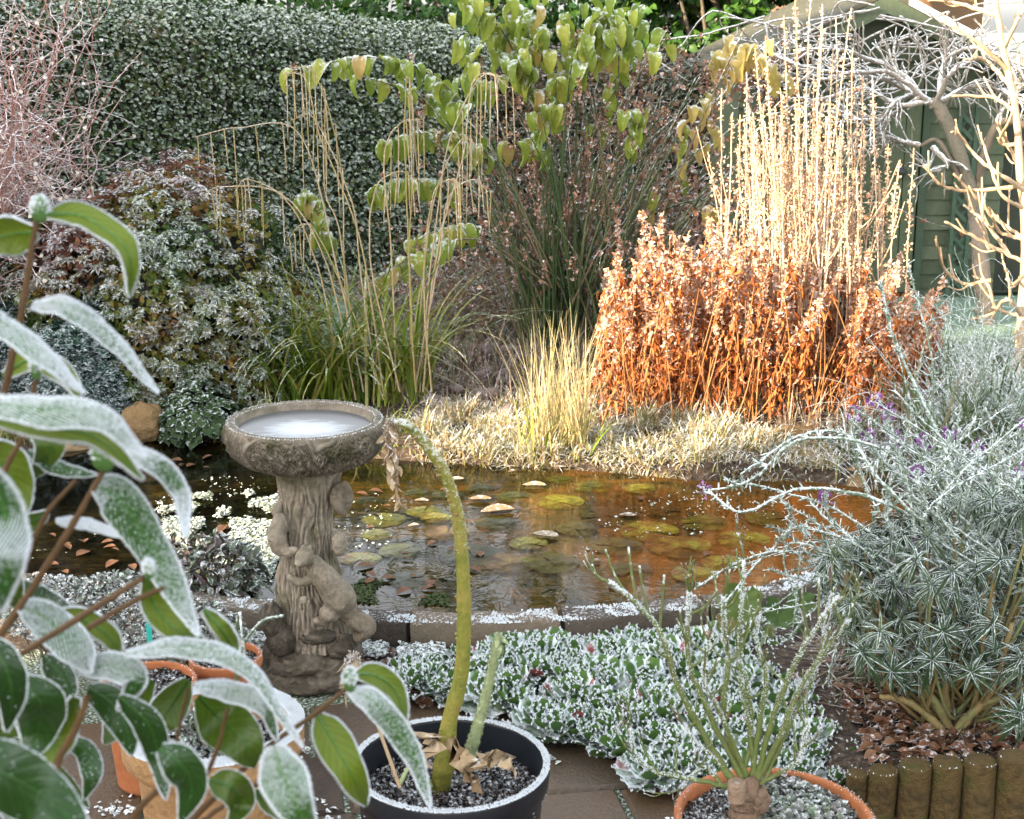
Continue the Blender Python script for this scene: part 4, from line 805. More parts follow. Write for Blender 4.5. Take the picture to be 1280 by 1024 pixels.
ST = [([(455, 490), (420, 330), (375, 170), (300, 160), (245, 172)], 0), ([(480, 495), (450, 300), (400, 165), (385, 100), (355, 92)], 1), ([(440, 490), (430, 330), (425, 200), (395, 95), (362, 84)], 1), ([(430, 500), (395, 330), (350, 245), (280, 235), (262, 245)], 0), ([(445, 500), (415, 350), (370, 260), (310, 225), (290, 240)], 0),
      ([(520, 490), (510, 300), (508, 180), (510, 110), (512, 96)], 2), ([(515, 490), (510, 330), (514, 240), (510, 150), (510, 115)], 2), ([(530, 490), (545, 330), (580, 190), (590, 100), (625, 95)], 1), ([(525, 490), (540, 320), (560, 180), (600, 95), (635, 110)], 1), ([(520, 490), (530, 340), (545, 240), (575, 175), (598, 185)], 1), ([(495, 490), (490, 330), (480, 200), (500, 155), (525, 150)], 1), ([(470, 480), (450, 330), (440, 250), (395, 150), (365, 150)], 1), ([(500, 490), (465, 330), (470, 240), (500, 215), (520, 225)], 0), ([(540, 490), (530, 360), (540, 250), (560, 225), (575, 235)], 0), ([(480, 500), (445, 400), (400, 300), (380, 280), (360, 300)], 0), ([(450, 500), (425, 300), (405, 240), (400, 150), (398, 105)], 2), ([(520, 480), (548, 330), (560, 250), (590, 225), (610, 240)], 0)]
for i, (pts, md) in enumerate(ST):
    y = 6.2 + rng.uniform(-.12, .15); hg = [] if md == 2 else [(s, l * rng.uniform(.6, 1.1) * (1 if md == 1 else .75)) for s, l in H4 if rng.random() < .9] + []
    if md == 2: hg = [(s, rng.uniform(40, 90)) for s in (.7, .8, .9, .97)]
    catstalk(sedge, SB, pts, y, hg)
# straw tuft in the sun
m_straw = matp('straw_grass', [(.40, .31, .15), (.48, .39, .22), (.54, .47, .30), (.28, .29, .10)], frost=.02, along=.18, transl=.3, fs=60, bs=10, nz=.3, vary=.3)
TB = at_ground(698, 560); tuft = thing('straw_grass_tuft', 'upright tuft of pale straw coloured grass lit by the sun at the pond edge', 'grass tuft', TB)
mb = MB(); K = 300; bb = TB + (rng.random((K, 3)) - .5) * A(.22, .14, 0); blades(mb, bb, rng.random(K) * 6.283, np.abs(rng.normal(0, .30, K)), rng.uniform(.15, .6, K) , rng.uniform(-.05, .5, K), rng.uniform(.0025, .005, K), 8); mb.build('blades', m_straw, tuft, TB)
mb = MB(); K = 60; bb = TB + (rng.random((K, 3)) - .5) * A(.3, .15, 0) + A(0, -.04, 0); blades(mb, bb, rng.random(K) * 6.283, rng.uniform(.2, .7, K), rng.uniform(.15, .3, K), rng.uniform(.3, 1.4, K), rng.uniform(.006, .009, K), 8); mb.build('green_blades', m_sedge, tuft, TB)
# frosted marginal turf along the far bank (uncountable)
m_marg = matp('frosted_turf_blade', [(.14, .17, .04), (.32, .25, .11), (.42, .32, .20), (.22, .26, .07)], frost=.16, along=.32, transl=.25, fs=60, bs=9, nz=.35, vary=.5)
def turf(name, label, poly, K, ln, wd, mat, cat='grass', lean=(.1, 1.3), droop=(.3, 1.8), clump=6, z0=0, n=6):
    poly = np.array(poly); lo, hi = poly.min(0), poly.max(0); nn_ = K // clump * 6; q = rng.random((nn_, 2)) * (hi - lo) + lo; q = q[sdist(q, poly) < 0]
    q = np.repeat(q, clump, 0) + rng.normal(0, .012, (len(q) * clump, 2)); q = q[rng.random(len(q)) < (fbm(np.c_[q * 7, q[:, 0] * 0], 3) - .22) * 4.5]; q = q[:K]; K = len(q); b = np.c_[q, gza(q) - .005 + z0]; mb = MB()
    blades(mb, b, rng.random(K) * 6.283, rng.uniform(*lean, K), rng.uniform(*ln, K) * (.15 + 3.2 * fbm(np.c_[q * 9, q[:, 0] * 0 + 3], 3) ** 2), rng.uniform(*droop, K), rng.uniform(*wd, K), n); o = mb.build(name, mat); return tag(o, label, cat, kind='stuff')
PX = lambda L, z=.1: [G(a, b, z)[:2] for a, b in L]
turf('marginal_grass', 'frosted short grass and rushes along the far bank of the pond', PX([(500, 578), (530, 520), (640, 515), (760, 525), (900, 528), (1040, 560), (1050, 605), (1090, 600), (1060, 622), (930, 612), (800, 608), (690, 592), (600, 586)]), 19000, (.04, .12), (.003, .006), m_marg)
turf('marginal_grass_left', 'dark frosted grass and litter under the left bank shrubs', PX([(-60, 580), (0, 535), (200, 520), (430, 520), (510, 535), (520, 585), (430, 573), (200, 553)]), 3200, (.04, .14), (.003, .006), m_sedge)
m_lit = matp('dry_litter', [(.10, .07, .045), (.20, .14, .10), (.30, .22, .17), (.10, .14, .05)], frost=.16, fs=50, bs=6, nz=.4, vary=.5)
turf('ground_cover', 'frosted dead stems and low greenery between the sedge and the sunlit straw', PX([(520, 540), (440, 380), (540, 365), (700, 372), (900, 400), (1180, 470), (1150, 570), (900, 530), (700, 520)]), 17000, (.04, .20), (.003, .007), m_lit, lean=(0, 1.5), droop=(-.3, 1.5), clump=4)
# fallen lily-like dark stones
m_cob = matp('frosted_cobble', [(.10, .08, .075), (.17, .13, .12), (.24, .2, .18)], frost=-.05, fs=50, bs=6, rough=.8, nz=.5)
cb = MB(); blob(cb, (0, 0, 0), (1, .75, .5), 14, .2, 1.5); cob = cb.build('cobble', m_cob)
for k in range(46):
    q = G(rng.uniform(530, 680), rng.uniform(405, 520), .12); s = rng.uniform(.03, .06); o = cob if k == 0 else dup(cob); o.location = (q[0], q[1], gz(q[0], q[1]) + .02 + .01 * rng.random()); o.scale = (s, s, s); o.rotation_euler = (rng.uniform(-.3, .3), rng.uniform(-.3, .3), rng.random() * 6); tag(o, 'rounded frosted cobble lying among dead stems behind the straw tuft', 'cobble', 'cobbles on the bank')

# Himalayan-honeysuckle canes, centre
m_cane = matp('green_cane', [(.03, .055, .018), (.05, .085, .03), (.10, .11, .05), (.14, .10, .06)], frost=-.02, along=.5, fs=60, bs=5, rough=.5, nz=.35)
m_heart = matp('yellow_green_leaf', [(.14, .21, .03), (.24, .31, .045), (.38, .38, .07), (.45, .28, .12)], frost=-.04, edge=.4, transl=.45, fs=45, bs=4, nz=.85, gain=2.0, rough=.5, vary=.3)
m_tass = matp('brown_tassel', [(.13, .06, .04), (.24, .12, .07), (.34, .20, .13)], frost=.05, edge=.3, fs=60, bs=7, nz=.45)
LB = at_ground(705, 385); LB[1] = 7.3; LB[2] = gz(LB[0], 7.3)
ley = thing('tall_cane_shrub', 'tall shrub of green canes with drooping heart shaped leaves and brown tassels', 'shrub', LB)
mb = MB(); K = 120; b = LB + (rng.random((K, 3)) - .5) * A(.5, .35, 0); nC = 14
az = rng.random(K) * 6.283; th = rng.uniform(0, .55, K); ln = rng.uniform(.8, 1.75, K); s = np.linspace(0, 1, nC); tt = th[:, None] + rng.uniform(0, .9, K)[:, None] * s ** 2; dp = np.stack([np.sin(tt) * np.cos(az)[:, None], np.sin(tt) * np.sin(az)[:, None] * .5, np.cos(tt)], -1) * (ln / (nC - 1))[:, None, None]
cp = b[:, None] + np.concatenate([np.zeros((K, 1, 3)), np.cumsum(dp[:, :-1], 1)], 1); tubes(mb, cp, np.linspace(.0075, .003, nC)[None], 5)
# arching long branches, by the photograph
ARC = [([(690, 360), (640, 230), (560, 110), (470, 72), (365, 88)], 1.0), ([(700, 360), (650, 260), (590, 170), (530, 120), (450, 95)], .5), ([(690, 360), (640, 250), (590, 185), (540, 165), (480, 178)], .9), ([(700, 360), (620, 270), (560, 230), (500, 228), (455, 245)], .8), ([(715, 360), (690, 200), (640, 60), (600, 10), (575, -30)], .9), ([(715, 360), (700, 180), (690, 60), (650, 20), (625, 60)], 1), ([(720, 360), (720, 180), (730, 60), (760, 20), (790, 60)], 1), ([(730, 360), (760, 240), (830, 140), (880, 90), (900, 85)], 0), ([(735, 360), (800, 250), (850, 170), (880, 120), (960, 50)], .4), ([(740, 360), (800, 280), (870, 250), (900, 262)], .0), ([(735, 360), (780, 220), (800, 160), (790, 140)], .3), ([(740, 370), (830, 300), (900, 230), (905, 215)], 0), ([(700, 350), (610, 290), (560, 285), (520, 300)], .3), ([(720, 360), (735, 200), (775, 90), (800, 10)], .8), ([(705, 360), (680, 230), (665, 120), (655, 60)], .8), ([(690, 360), (600, 300), (520, 320), (470, 350)], .2), ([(735, 370), (790, 300), (860, 200), (900, 150)], .2), ([(740, 370), (800, 320), (870, 290), (905, 300)], 0), ([(600, 480), (430, 330), (395, 260), (385, 240)], .9)]
tas = []; HL = []
for pts_, lf in ARC:
    y = 7.2 + rng.uniform(-.2, .3); path = spline([P(a, b, y + rng.uniform(-.05, .05)) for a, b in pts_], 30); tubes(mb, path[None], np.linspace(.006, .003, 30)[None], 5)
    if lf:
        k = int(26 * lf) + 4; u = np.linspace(.45, 1, k); i = (u * 29).astype(int); HL.append(np.c_[path[i] + rdirs(k) * A(.03, .03, .005)])
    for i in rng.integers(14, 30, 3): tas.append(path[i])
for px, py, k, sp_ in [(680, 30, 17, 55), (700, 100, 14, 24), (640, 70, 20, 30), (745, 50, 20, 35), (695, 135, 12, 14), (620, 20, 16, 40), (700, 15, 12, 80), (760, 15, 14, 40), (790, 140, 6, 10), (600, 100, 8, 20), (905, 80, 10, 30), (640, 180, 3, 12), (720, 75, 7, 40), (930, 60, 12, 22), (890, 262, 5, 8), (660, 180, 3, 8), (960, 90, 3, 10), (825, 60, 4, 15), (590, 60, 8, 25)]:
    HL.append(np.array([P(px + rng.normal(0, sp_ * .6), py + rng.normal(0, sp_ * .42), 7.2 + rng.uniform(-.15, .15)) for _ in range(k)]))
for i in rng.integers(0, K, 90): tas.append(cp[i, rng.integers(7, nC)])
mb.build('canes', m_cane, ley, LB)
H_ = np.concatenate(HL); k = len(H_)
a_ = np.where(rng.random(k) < .8, rng.uniform(3.4, 6.0, k), rng.random(k) * 6.28); d = nrm(np.stack([np.cos(a_), np.sin(a_), a_ * 0 - .1 - .5 * rng.random(k)], -1)); up = A(0, 0, 1) + rdirs(k) * .3
mb = MB(); scatter(mb, LEAFHEART, H_, d, up, rng.uniform(.05, .09, k), np.where((H_[:, 0] > .8) | (rng.random(k) < .06), .85, rng.random(k) * .6), .95); mb.build('leaves', m_heart, ley, LB)
mb = MB(); T_ = [t_ + rdirs(1)[0] * .06 for t_ in tas] + [P(rng.uniform(600, 900), rng.uniform(60, 330), 7.3 + rng.uniform(-.3, .4)) for _ in range(150)]
TP, TD = [], []
for q in T_:
    L = rng.uniform(.04, .12); m_ = int(L / .0045); z_ = np.linspace(0, 1, m_); TP.append(q + np.stack([rng.normal(0, .008, m_), rng.normal(0, .008, m_), -z_ * L], -1))
TP = np.concatenate(TP); scatter(mb, leaf_tpl(2, lambda t: .5 * np.sin(math.pi * t), .3, .3), TP, nrm(rdirs(len(TP)) + A(0, 0, -.6)), rdirs(len(TP)), .018, None, .9); mb.build('tassels', m_tass, ley, LB)
# loose frosted twigs behind and around the canes
c = A(.55, 7.9, .05); t = thing('bare_twig_shrub', 'brown twiggy shrub tangled behind the green canes', 'shrub', c); mb = MB(); p, q = bush_twigs(mb, c, 90, 1.1, 1.15, .0045, 9, .8); mb.build('twigs', matp('brown_frosty_twig', [(.12, .08, .06), (.22, .16, .13), (.16, .18, .10)], frost=.12, fs=60), t, c)
mb = MB(); e = q[:, rng.integers(3, 9)]; e = np.concatenate([e, q[:, -1], q[:, 5], q[:, 3], p[:, 5], p[:, 7]]); scatter(mb, LEAF4, e, nrm(rdirs(len(e)) + A(0, 0, -.5)), rdirs(len(e)), .035, None, .7); mb.build('dead_leaves', m_tass, t, c)

m_thk = matp('frosted_thicket_stem', [(.12, .07, .06), (.22, .15, .12), (.14, .17, .06), (.3, .22, .17)], frost=.12, fs=60)
for (x_, y_, K_, sp_, h_, lb) in [(600, 400, 70, 1.0, .42, 'thicket of frosted brown perennial stems left of the straw tuft'), (560, 350, 50, 1.2, .40, 'thin frosted stems at the lawn edge behind the sedge'), (660, 350, 60, .9, .45, 'pinkish frosted stems at the foot of the green canes'), (500, 360, 40, 1.1, .35, 'low frosted stems between the sedge and the lawn'), (860, 360, 50, .9, .40, 'frosted stems behind the orange clump')]:
    c = G(x_, y_ + 40, .05); c = A(c[0], c[1], gz(c[0], c[1])); t = thing('stem_thicket', lb, 'plant', c); mb = MB(); p, q = bush_twigs(mb, c, K_, sp_, h_, .0032, 7, .6); mb.build('stems', m_thk, t, c)
    mb = MB(); e = np.concatenate([q[:, -1], q[:, 5]]); scatter(mb, LEAF4, e, nrm(rdirs(len(e)) + A(0, 0, -.5)), rdirs(len(e)), .022, None, .7); mb.build('dead_leaves', m_tass, t, c)
# orange dead clump
m_or = matp('withered_orange_leaf', [(.15, .04, .012), (.36, .10, .02), (.50, .18, .045), (.34, .18, .10)], frost=-.12, edge=.3, transl=.35, fs=55, bs=3, nz=.5, gain=1.8, vary=.5, along=.0)
m_orf = matp('frosted_withered_spike', [(.42, .22, .12), (.52, .32, .20), (.50, .36, .29)], frost=.22, edge=.25, transl=.3, fs=55, bs=4, nz=.4, gain=1.8)
m_ors = matp('orange_dead_stem', [(.20, .08, .025), (.38, .17, .05), (.32, .18, .10)], frost=-.25, along=.15, fs=60, nz=.3)
OB = A(P(960, 540, 6.1)[0], 6.1, .08); ocl = thing('dead_perennial_clump', 'dense clump of withered orange brown leafy stems with frosted spikes in sunlight', 'plant clump', OB)
def outline_top(px): return np.interp(px, [745, 770, 790, 830, 880, 930, 1000, 1060, 1110, 1150, 1172], [440, 330, 262, 262, 262, 275, 290, 310, 322, 310, 340])
ms, ml, mf = MB(), MB(), MB(); S_, LP, LD, LS, FP_, FD = [], [], [], [], [], []
for k in range(205):
    px = rng.uniform(752, 1168); y = rng.uniform(5.95, 6.75); top = outline_top(px) + abs(rng.normal(0, 45)) + (0 if rng.random() < .35 else rng.uniform(0, 60)); bx = 760 + (px - 745) * .84 + rng.normal(0, 26)
    b = P(bx, 538, y); b[2] = gz(b[0], b[1]); e = P(px + rng.normal(0, 14), top, y + rng.uniform(-.1, .1)); m_ = (b + e) / 2 + rdirs(1)[0] * A(.07, .05, 0); path = spline([b, m_, e], 26); S_.append(path)
    n_l = rng.integers(44, 70); i = rng.integers(3, 23, n_l); LP.append(path[i] + rdirs(n_l) * A(.035, .03, .01) * rng.random((n_l, 1))); LD.append(nrm(A(0, 0, -1.1) + rdirs(n_l) * .75)); LS.append(rng.uniform(.025, .055, n_l))
    n_f = rng.integers(50, 130); i = rng.uniform(rng.uniform(9, 17), 25, n_f); FP_.append(path[i.astype(int)] + (path[np.minimum(i.astype(int) + 1, 25)] - path[i.astype(int)]) * (i % 1)[:, None] + rdirs(n_f) * (rng.uniform(.014, .026) * (1.1 - (i - 9) / 16))[:, None]); FD.append(rdirs(n_f))
tubes(ms, np.array(S_), np.linspace(.0045, .002, 26)[None], 4)
X_ = []
for k in range(110):
    px = rng.uniform(770, 1140); y = rng.uniform(5.9, 6.2); b = P(px, 540, y); b[2] = gz(b[0], b[1]); e = b + A(rng.normal(0, .09), rng.normal(0, .04), rng.uniform(.15, .6)); X_.append(spline([b, (b + e) / 2 + rdirs(1)[0] * .02, e], 10))
tubes(ms, np.array(X_), np.linspace(.003, .0015, 10)[None], 4); ms.build('stems', m_ors, ocl, OB)
LP, LD, LS = map(np.concatenate, (LP, LD, LS)); lt = leaf_tpl(4, lambda t: .19 * np.sin(math.pi * t ** .8) ** .8, .6, .45); scatter(ml, lt, LP, LD, rdirs(len(LP)), LS, None, rng.uniform(.5, 1.1, len(LP))); ml.build('withered_leaves', m_or, ocl, OB)
FP_, FD = map(np.concatenate, (FP_, FD)); scatter(mf, leaf_tpl(2, lambda t: .4 * np.sin(math.pi * t), .4, .4), FP_, FD, rdirs(len(FP_)), .021, None, 1.0); mf.build('seed_spikes', m_orf, ocl, OB)
# tall loosestrife stalks
m_tall = matp('pale_tall_stalk', [(.52, .34, .20), (.60, .44, .30), (.58, .47, .37)], frost=.15, along=.15, transl=.15, fs=60, bs=5, nz=.3)
TB2 = A(P(1000, 500, 6.5)[0], 6.5, .08); tall = thing('tall_dead_stalks', 'tall thin pale stalks with beaded seed spikes rising above the orange clump', 'plant clump', TB2)
ms, mf = MB(), MB(); TP = []
TOP = [(945, 60), (958, 45), (985, 20), (992, -20), (1015, -10), (1025, 30), (1028, 5), (1048, 20), (1058, 10), (1068, 60), (905, 110), (912, 140), (1000, 100), (1038, 60), (1078, 95), (1095, 95), (1112, 180), (1060, 110), (975, 110), (935, 90), (950, 130), (1020, 95), (1040, 120), (965, 150), (1140, 185), (1125, 200), (925, 180), (890, 190), (1050, 150), (1010, 160), (990, 130), (1065, 170), (1085, 210), (940, 170), (1030, 180)]
for (px, top) in TOP + [(rng.normal(1000, 52), rng.uniform(120, 260)) for _ in range(75)]:
    y = rng.uniform(6.3, 6.8); bx = 1000 + (px - 1000) * .75 + rng.normal(0, 18); b = P(bx, 480, y); b[2] = .05; e = P(px, top, y); path = spline([b, (b + e) / 2 + rdirs(1)[0] * .025, e], 40); path += np.cumsum(rng.normal(0, .0018, path.shape), 0) * A(1, 1, 0)
    tubes(ms, path[None], np.linspace(.0048, .0025, 40)[None], 5)
    for z_ in (rng.uniform(.3, .75, rng.integers(0, 3))):   # side shoots
        i = int(z_ * 39); d = nrm(A(rng.normal(0, .5), rng.normal(0, .5), 1)); L = rng.uniform(.1, .3); tubes(ms, spline([path[i], path[i] + d * L * .5, path[i] + (d + A(0, 0, .3)) * L], 10)[None], np.linspace(.003, .002, 10)[None], 4)
    n_f = int(rng.uniform(70, 130)); s = rng.uniform(.50 if rng.random() < .6 else .7, .99, n_f); i = (s * 39).astype(int); s = np.round(s * 95) / 95; pos = np.stack([np.interp(s * 39, np.arange(40), path[:, j]) for j in range(3)], -1); TP.append(pos + rdirs(n_f, -.3, .3) * (.016 * (1.25 - s))[:, None] * 1.5)
TP = np.concatenate(TP); scatter(mf, leaf_tpl(2, lambda t: .5 * np.sin(math.pi * t), .4, .3), TP, rdirs(len(TP)), rdirs(len(TP)), .0118, None, 1.0); ms.build('stalks', m_tall, tall, TB2); mf.build('seed_beads', m_tall, tall, TB2)

# apple tree, sapling, vine
def limb(mb, pts, y, r0, r1, n=24, sides=8, rough=.006, dy=None):
    q = [P(a, b, y if dy is None else y + dy[i]) for i, (a, b) in enumerate(pts)]; return stem(mb, q, r0, r1, n, sides, (rng.random(), 0, 0), rough=rough)
m_apple = matp('apple_bark', [(.08, .065, .045), (.15, .12, .085), (.24, .19, .15), (.17, .15, .11)], frost=-.18, fs=60, bs=9, rough=.9, bump=.7, nz=.6)
m_twig = matp('frosted_twig', [(.22, .18, .14), (.32, .28, .23)], frost=.42, fs=60, rough=.8, nz=.5, gain=2)
AB = G(1235, 418, .0); AY = AB[1]; ap = thing('apple_tree', 'old apple tree with a smooth grey trunk and drooping frosted branches before the shed', 'tree', AB)
mb = MB(); limb(mb, [(1236, 422), (1231, 390), (1226, 330), (1222, 290), (1220, 265)], AY, .05, .042, 30, 14, .006); blob(mb, P(1230, 388, AY - .02), (.058, .055, .03), 12, .2)
limb(mb, [(1220, 272), (1212, 230), (1195, 180), (1178, 142), (1165, 128)], AY, .036, .034, 20, 10); limb(mb, [(1222, 270), (1226, 215), (1240, 165), (1262, 152), (1290, 160)], AY, .026, .02, 20, 9); limb(mb, [(1216, 262), (1200, 225), (1185, 195), (1170, 175), (1150, 182)], AY, .016, .01, 14, 8); mb.build('trunk', m_apple, ap, AB)
mb = MB(); BR = [[(1170, 132), (1120, 105), (1070, 95), (1010, 100), (960, 75)], [(1165, 128), (1120, 130), (1080, 110), (1040, 120), (985, 135)], [(1170, 130), (1190, 90), (1230, 72), (1270, 78), (1300, 95)], [(1160, 130), (1130, 95), (1090, 75), (1040, 60), (1000, 62)], [(1180, 140), (1140, 120), (1110, 135), (1090, 165)], [(1170, 130), (1210, 110), (1250, 112), (1290, 130)], [(1160, 128), (1115, 92), (1060, 92), (1000, 82), (950, 62)], [(1175, 128), (1180, 80), (1210, 60), (1250, 70)], [(1150, 122), (1110, 145), (1080, 150), (1040, 140)], [(1150, 182), (1120, 175), (1095, 165)], [(1165, 185), (1185, 205), (1165, 215), (1150, 200)], [(1240, 165), (1265, 120), (1290, 100)]]
tp_ = []
for b in BR:
    q = limb(mb, b, AY, .016, .007, 22, 7, .012, [rng.uniform(-.25, .25) * (i > 0) for i in range(len(b))]); 
    for i in list(range(4, 22, 2)): fork(mb, q[i - 1:i + 1], .007, 2 if rng.random() < .5 else 1, .17, .8, 6, A(0, 0, .2 if rng.random() < .5 else -.7), tp_, 4)
K = len(mb.v); mb.build('branches', m_twig, ap, AB)
m_sap = matp('pale_sapling_bark', [(.34, .24, .14), (.44, .32, .20), (.42, .33, .24)], frost=-.22, along=.2, fs=60, bs=9, rough=.8, nz=.5)
SYp = 6.85; SAPB = P(1268, 520, SYp); SAPB = A(SAPB[0], SYp, .02); sap = thing('young_tree', 'young bare tree with pale orange twigs lit by the sun at the right edge', 'tree', SAPB)
mb = MB(); limb(mb, [(1268, 540), (1272, 470), (1277, 400), (1283, 300), (1275, 210), (1268, 130), (1250, 40), (1238, -60)], SYp, .030, .010, 40, 10, .005); mb.build('trunk', m_sap, sap, SAPB)
SB_ = [[(1282, 232), (1220, 238), (1180, 233), (1153, 206)], [(1283, 240), (1245, 215), (1220, 195), (1200, 170), (1190, 165)], [(1284, 330), (1240, 308), (1210, 292), (1180, 277)], [(1262, 318), (1228, 275), (1205, 257)], [(1278, 395), (1245, 385), (1235, 355), (1215, 345)], [(1282, 300), (1240, 268), (1192, 217)], [(1278, 220), (1265, 190), (1246, 150)], [(1270, 140), (1240, 122), (1190, 120)], [(1265, 110), (1230, 75), (1205, 75)], [(1262, 90), (1225, 55), (1190, 30)], [(1240, 350), (1205, 355), (1180, 335), (1170, 300)], [(1280, 260), (1250, 240), (1225, 165)], [(1290, 180), (1250, 178), (1262, 150)], [(1255, 60), (1275, 20), (1290, -5)], [(1245, 20), (1200, 5), (1160, 0)], [(1275, 180), (1262, 90), (1252, 60)], [(1284, 340), (1265, 355), (1255, 330)], [(1236, 310), (1228, 270), (1232, 240)], [(1284, 300), (1250, 290), (1240, 270)], [(1276, 395), (1262, 375), (1250, 380), (1240, 392), (1210, 400)]]
mb = MB()
for b in SB_:
    q = limb(mb, b, SYp, .0105, .0055, 20, 7, .006, [rng.uniform(-.15, .15) * (i > 0) for i in range(len(b))])
    for i in range(5, 20, 4):
        if rng.random() < .8: d = nrm(nrm(q[i] - q[i - 1]) + rdirs(1)[0] * .9 + A(0, 0, .4)); L = rng.uniform(.03, .16); stem(mb, [q[i], q[i] + d * L * .5 + rdirs(1)[0] * .008, q[i] + (d + A(0, 0, .3)) * L], .0055, .004, 8, 5)
mb.build('branches', m_sap, sap, SAPB)
VB = A(P(1010, 350, 9.2)[0], 9.2, 0); vin = thing('climbing_vine', 'bare tangled climber with frosted tendrils over the shed gable', 'climber', VB); mb = MB()
for k in range(60):
    x0_, y0_ = rng.uniform(930, 1250), rng.uniform(5, 105); pts_ = [(x0_, y0_)]
    for j in range(4): pts_.append((pts_[-1][0] + rng.normal(0, 34), pts_[-1][1] + rng.normal(14, 20)))
    limb(mb, pts_, 9.12, .006, .003, 18, 4, .01, [rng.uniform(-.08, .06) for _ in pts_])
for pts_ in [[(1010, 350), (1000, 250), (985, 150), (1000, 60), (1060, 25)], [(1010, 350), (960, 250), (940, 140), (925, 100)], [(925, 110), (980, 60), (1040, 25), (1100, 10)], [(940, 120), (1000, 90), (1060, 60), (1120, 30)]]: limb(mb, pts_, 9.15, .011, .006, 24, 6, .012)
for k in range(26):   # hanging shoots
    x0_ = rng.uniform(960, 1260); y0_ = rng.uniform(10, 60); limb(mb, [(x0_, y0_), (x0_ + rng.normal(0, 8), y0_ + 30), (x0_ + rng.normal(0, 14), y0_ + rng.uniform(50, 95))], 9.05, .005, .0025, 14, 4, .008)
mb.build('stems', m_twig, vin, VB)
mb = MB(); 
for k in range(170): q = P(rng.uniform(900, 1000), rng.uniform(70, 135), 9.0 + rng.uniform(-.1, .1)); scatter(mb, LEAF4, [q], rdirs(1), rdirs(1), .04)
mb.build('dead_leaves', m_tass, vin, VB)
# ------------------------------------------------------------------ right-hand wallflower and frosted clump
m_wall = matp('grey_green_narrow_leaf', [(.018, .042, .014), (.035, .07, .028), (.07, .11, .05)], frost=-.17, edge=.8, transl=.12, fs=120, bs=6, rough=.6, nz=.60, gain=1.8, vary=.3, nscale=.8)
m_wst = matp('wallflower_stem', [(.16, .12, .05), (.26, .19, .08), (.15, .18, .07)], frost=-.3, along=.35, fs=80, bs=8, nz=.3)
m_wfl = matp('frosted_flower_stalk', [(.14, .20, .13), (.24, .30, .22)], frost=.55, fs=90, rough=.7, nz=.35, gain=2)
m_pur = matp('purple_petal', [(.16, .04, .20), (.26, .09, .30), (.4, .25, .42)], frost=-.1, edge=.12, transl=.3, fs=90, bs=20, nz=.6)
WB = A(P(1185, 905, 3.3)[0], 3.3, .09); wf = thing('wallflower_bush', 'bushy grey green wallflower rimed with frost bearing small purple flowers at the right', 'bush', WB)
LN = leaf_tpl(6, lambda t: .085 * np.sin(math.pi * np.clip(t, .03, 1) ** .75) ** .6 + .001, .3, .95, 5)
def whorl_long(n):
    mb = MB(); a = np.arange(n) * 2.4 + rng.random(n) * .3; el = np.linspace(-.35, 1.2, n); d = np.stack([np.cos(a) * np.cos(el), np.sin(a) * np.cos(el), np.sin(el)], -1)
    scatter(mb, LN, np.stack([a * 0, a * 0, np.linspace(-.25, .05, n)], -1), d, A(0, 0, 1) - d * .15, np.linspace(1.0, .55, n) * (.85 + .3 * rng.random(n)), None, 1.0); return np.concatenate(mb.v), np.concatenate([q for q, m in mb.q]), np.concatenate(mb.c)
WL = [whorl_long(15), whorl_long(18), whorl_long(13)]
mb, mst = MB(), MB(); pos, siz = [], []
for k in range(430):
    px = rng.uniform(1030, 1330); py = rng.uniform(655, 880)
    lo = np.interp(px, [1030, 1060, 1120, 1180, 1240, 1330], [700, 800, 858, 862, 850, 900]); hi = np.interp(px, [1030, 1090, 1200, 1330], [690, 655, 610, 600])
    py = rng.uniform(hi, lo); dep = 3.25 + rng.uniform(-.18, .45) + (py < 720) * .1; pos.append(P(px, py, dep)); siz.append(rng.uniform(.03, .068))
for px, py in [(1078, 815), (1115, 840), (1165, 825), (1145, 700), (1190, 715), (1100, 790), (1180, 790), (1240, 780), (1275, 890), (1285, 900), (1268, 905), (1250, 700), (1215, 840)]: pos.append(P(px, py, 3.02)); siz.append(.058)
pos = np.array(pos); siz = np.array(siz)
out_ = nrm(pos - (WB + A(0, .1, .18))); upv = nrm(out_ * .8 + A(0, -.1, .8) + rdirs(len(pos)) * .55)
for i in range(3): m = np.arange(len(pos)) % 3 == i; scatter(mb, WL[i], pos[m], nrm(np.cross(upv[m], rdirs(m.sum()))), upv[m], siz[m], None, 1.0)
mb.build('foliage', m_wall, wf, WB)
for q, u in zip(pos[::3], upv[::3]): b = WB + (rng.random(3) - .5) * A(.16, .12, 0); stem(mst, [b, (b + q) / 2 + A(0, 0, -.04) + rdirs(1)[0] * .02, q - u * .012], .0055, .003, 12, 5, (rng.random(), 0, 0))
for pts_ in [[(1190, 915), (1150, 850), (1120, 830)], [(1190, 915), (1230, 880), (1290, 860)], [(1185, 915), (1180, 850), (1170, 780)], [(1180, 915), (1140, 880), (1100, 870)], [(1195, 915), (1240, 860), (1265, 780)]]: limb(mst, pts_, 3.2, .011, .006, 16, 8, .004)
mb2 = mst; mb2.build('woody_stems', m_wst, wf, WB)
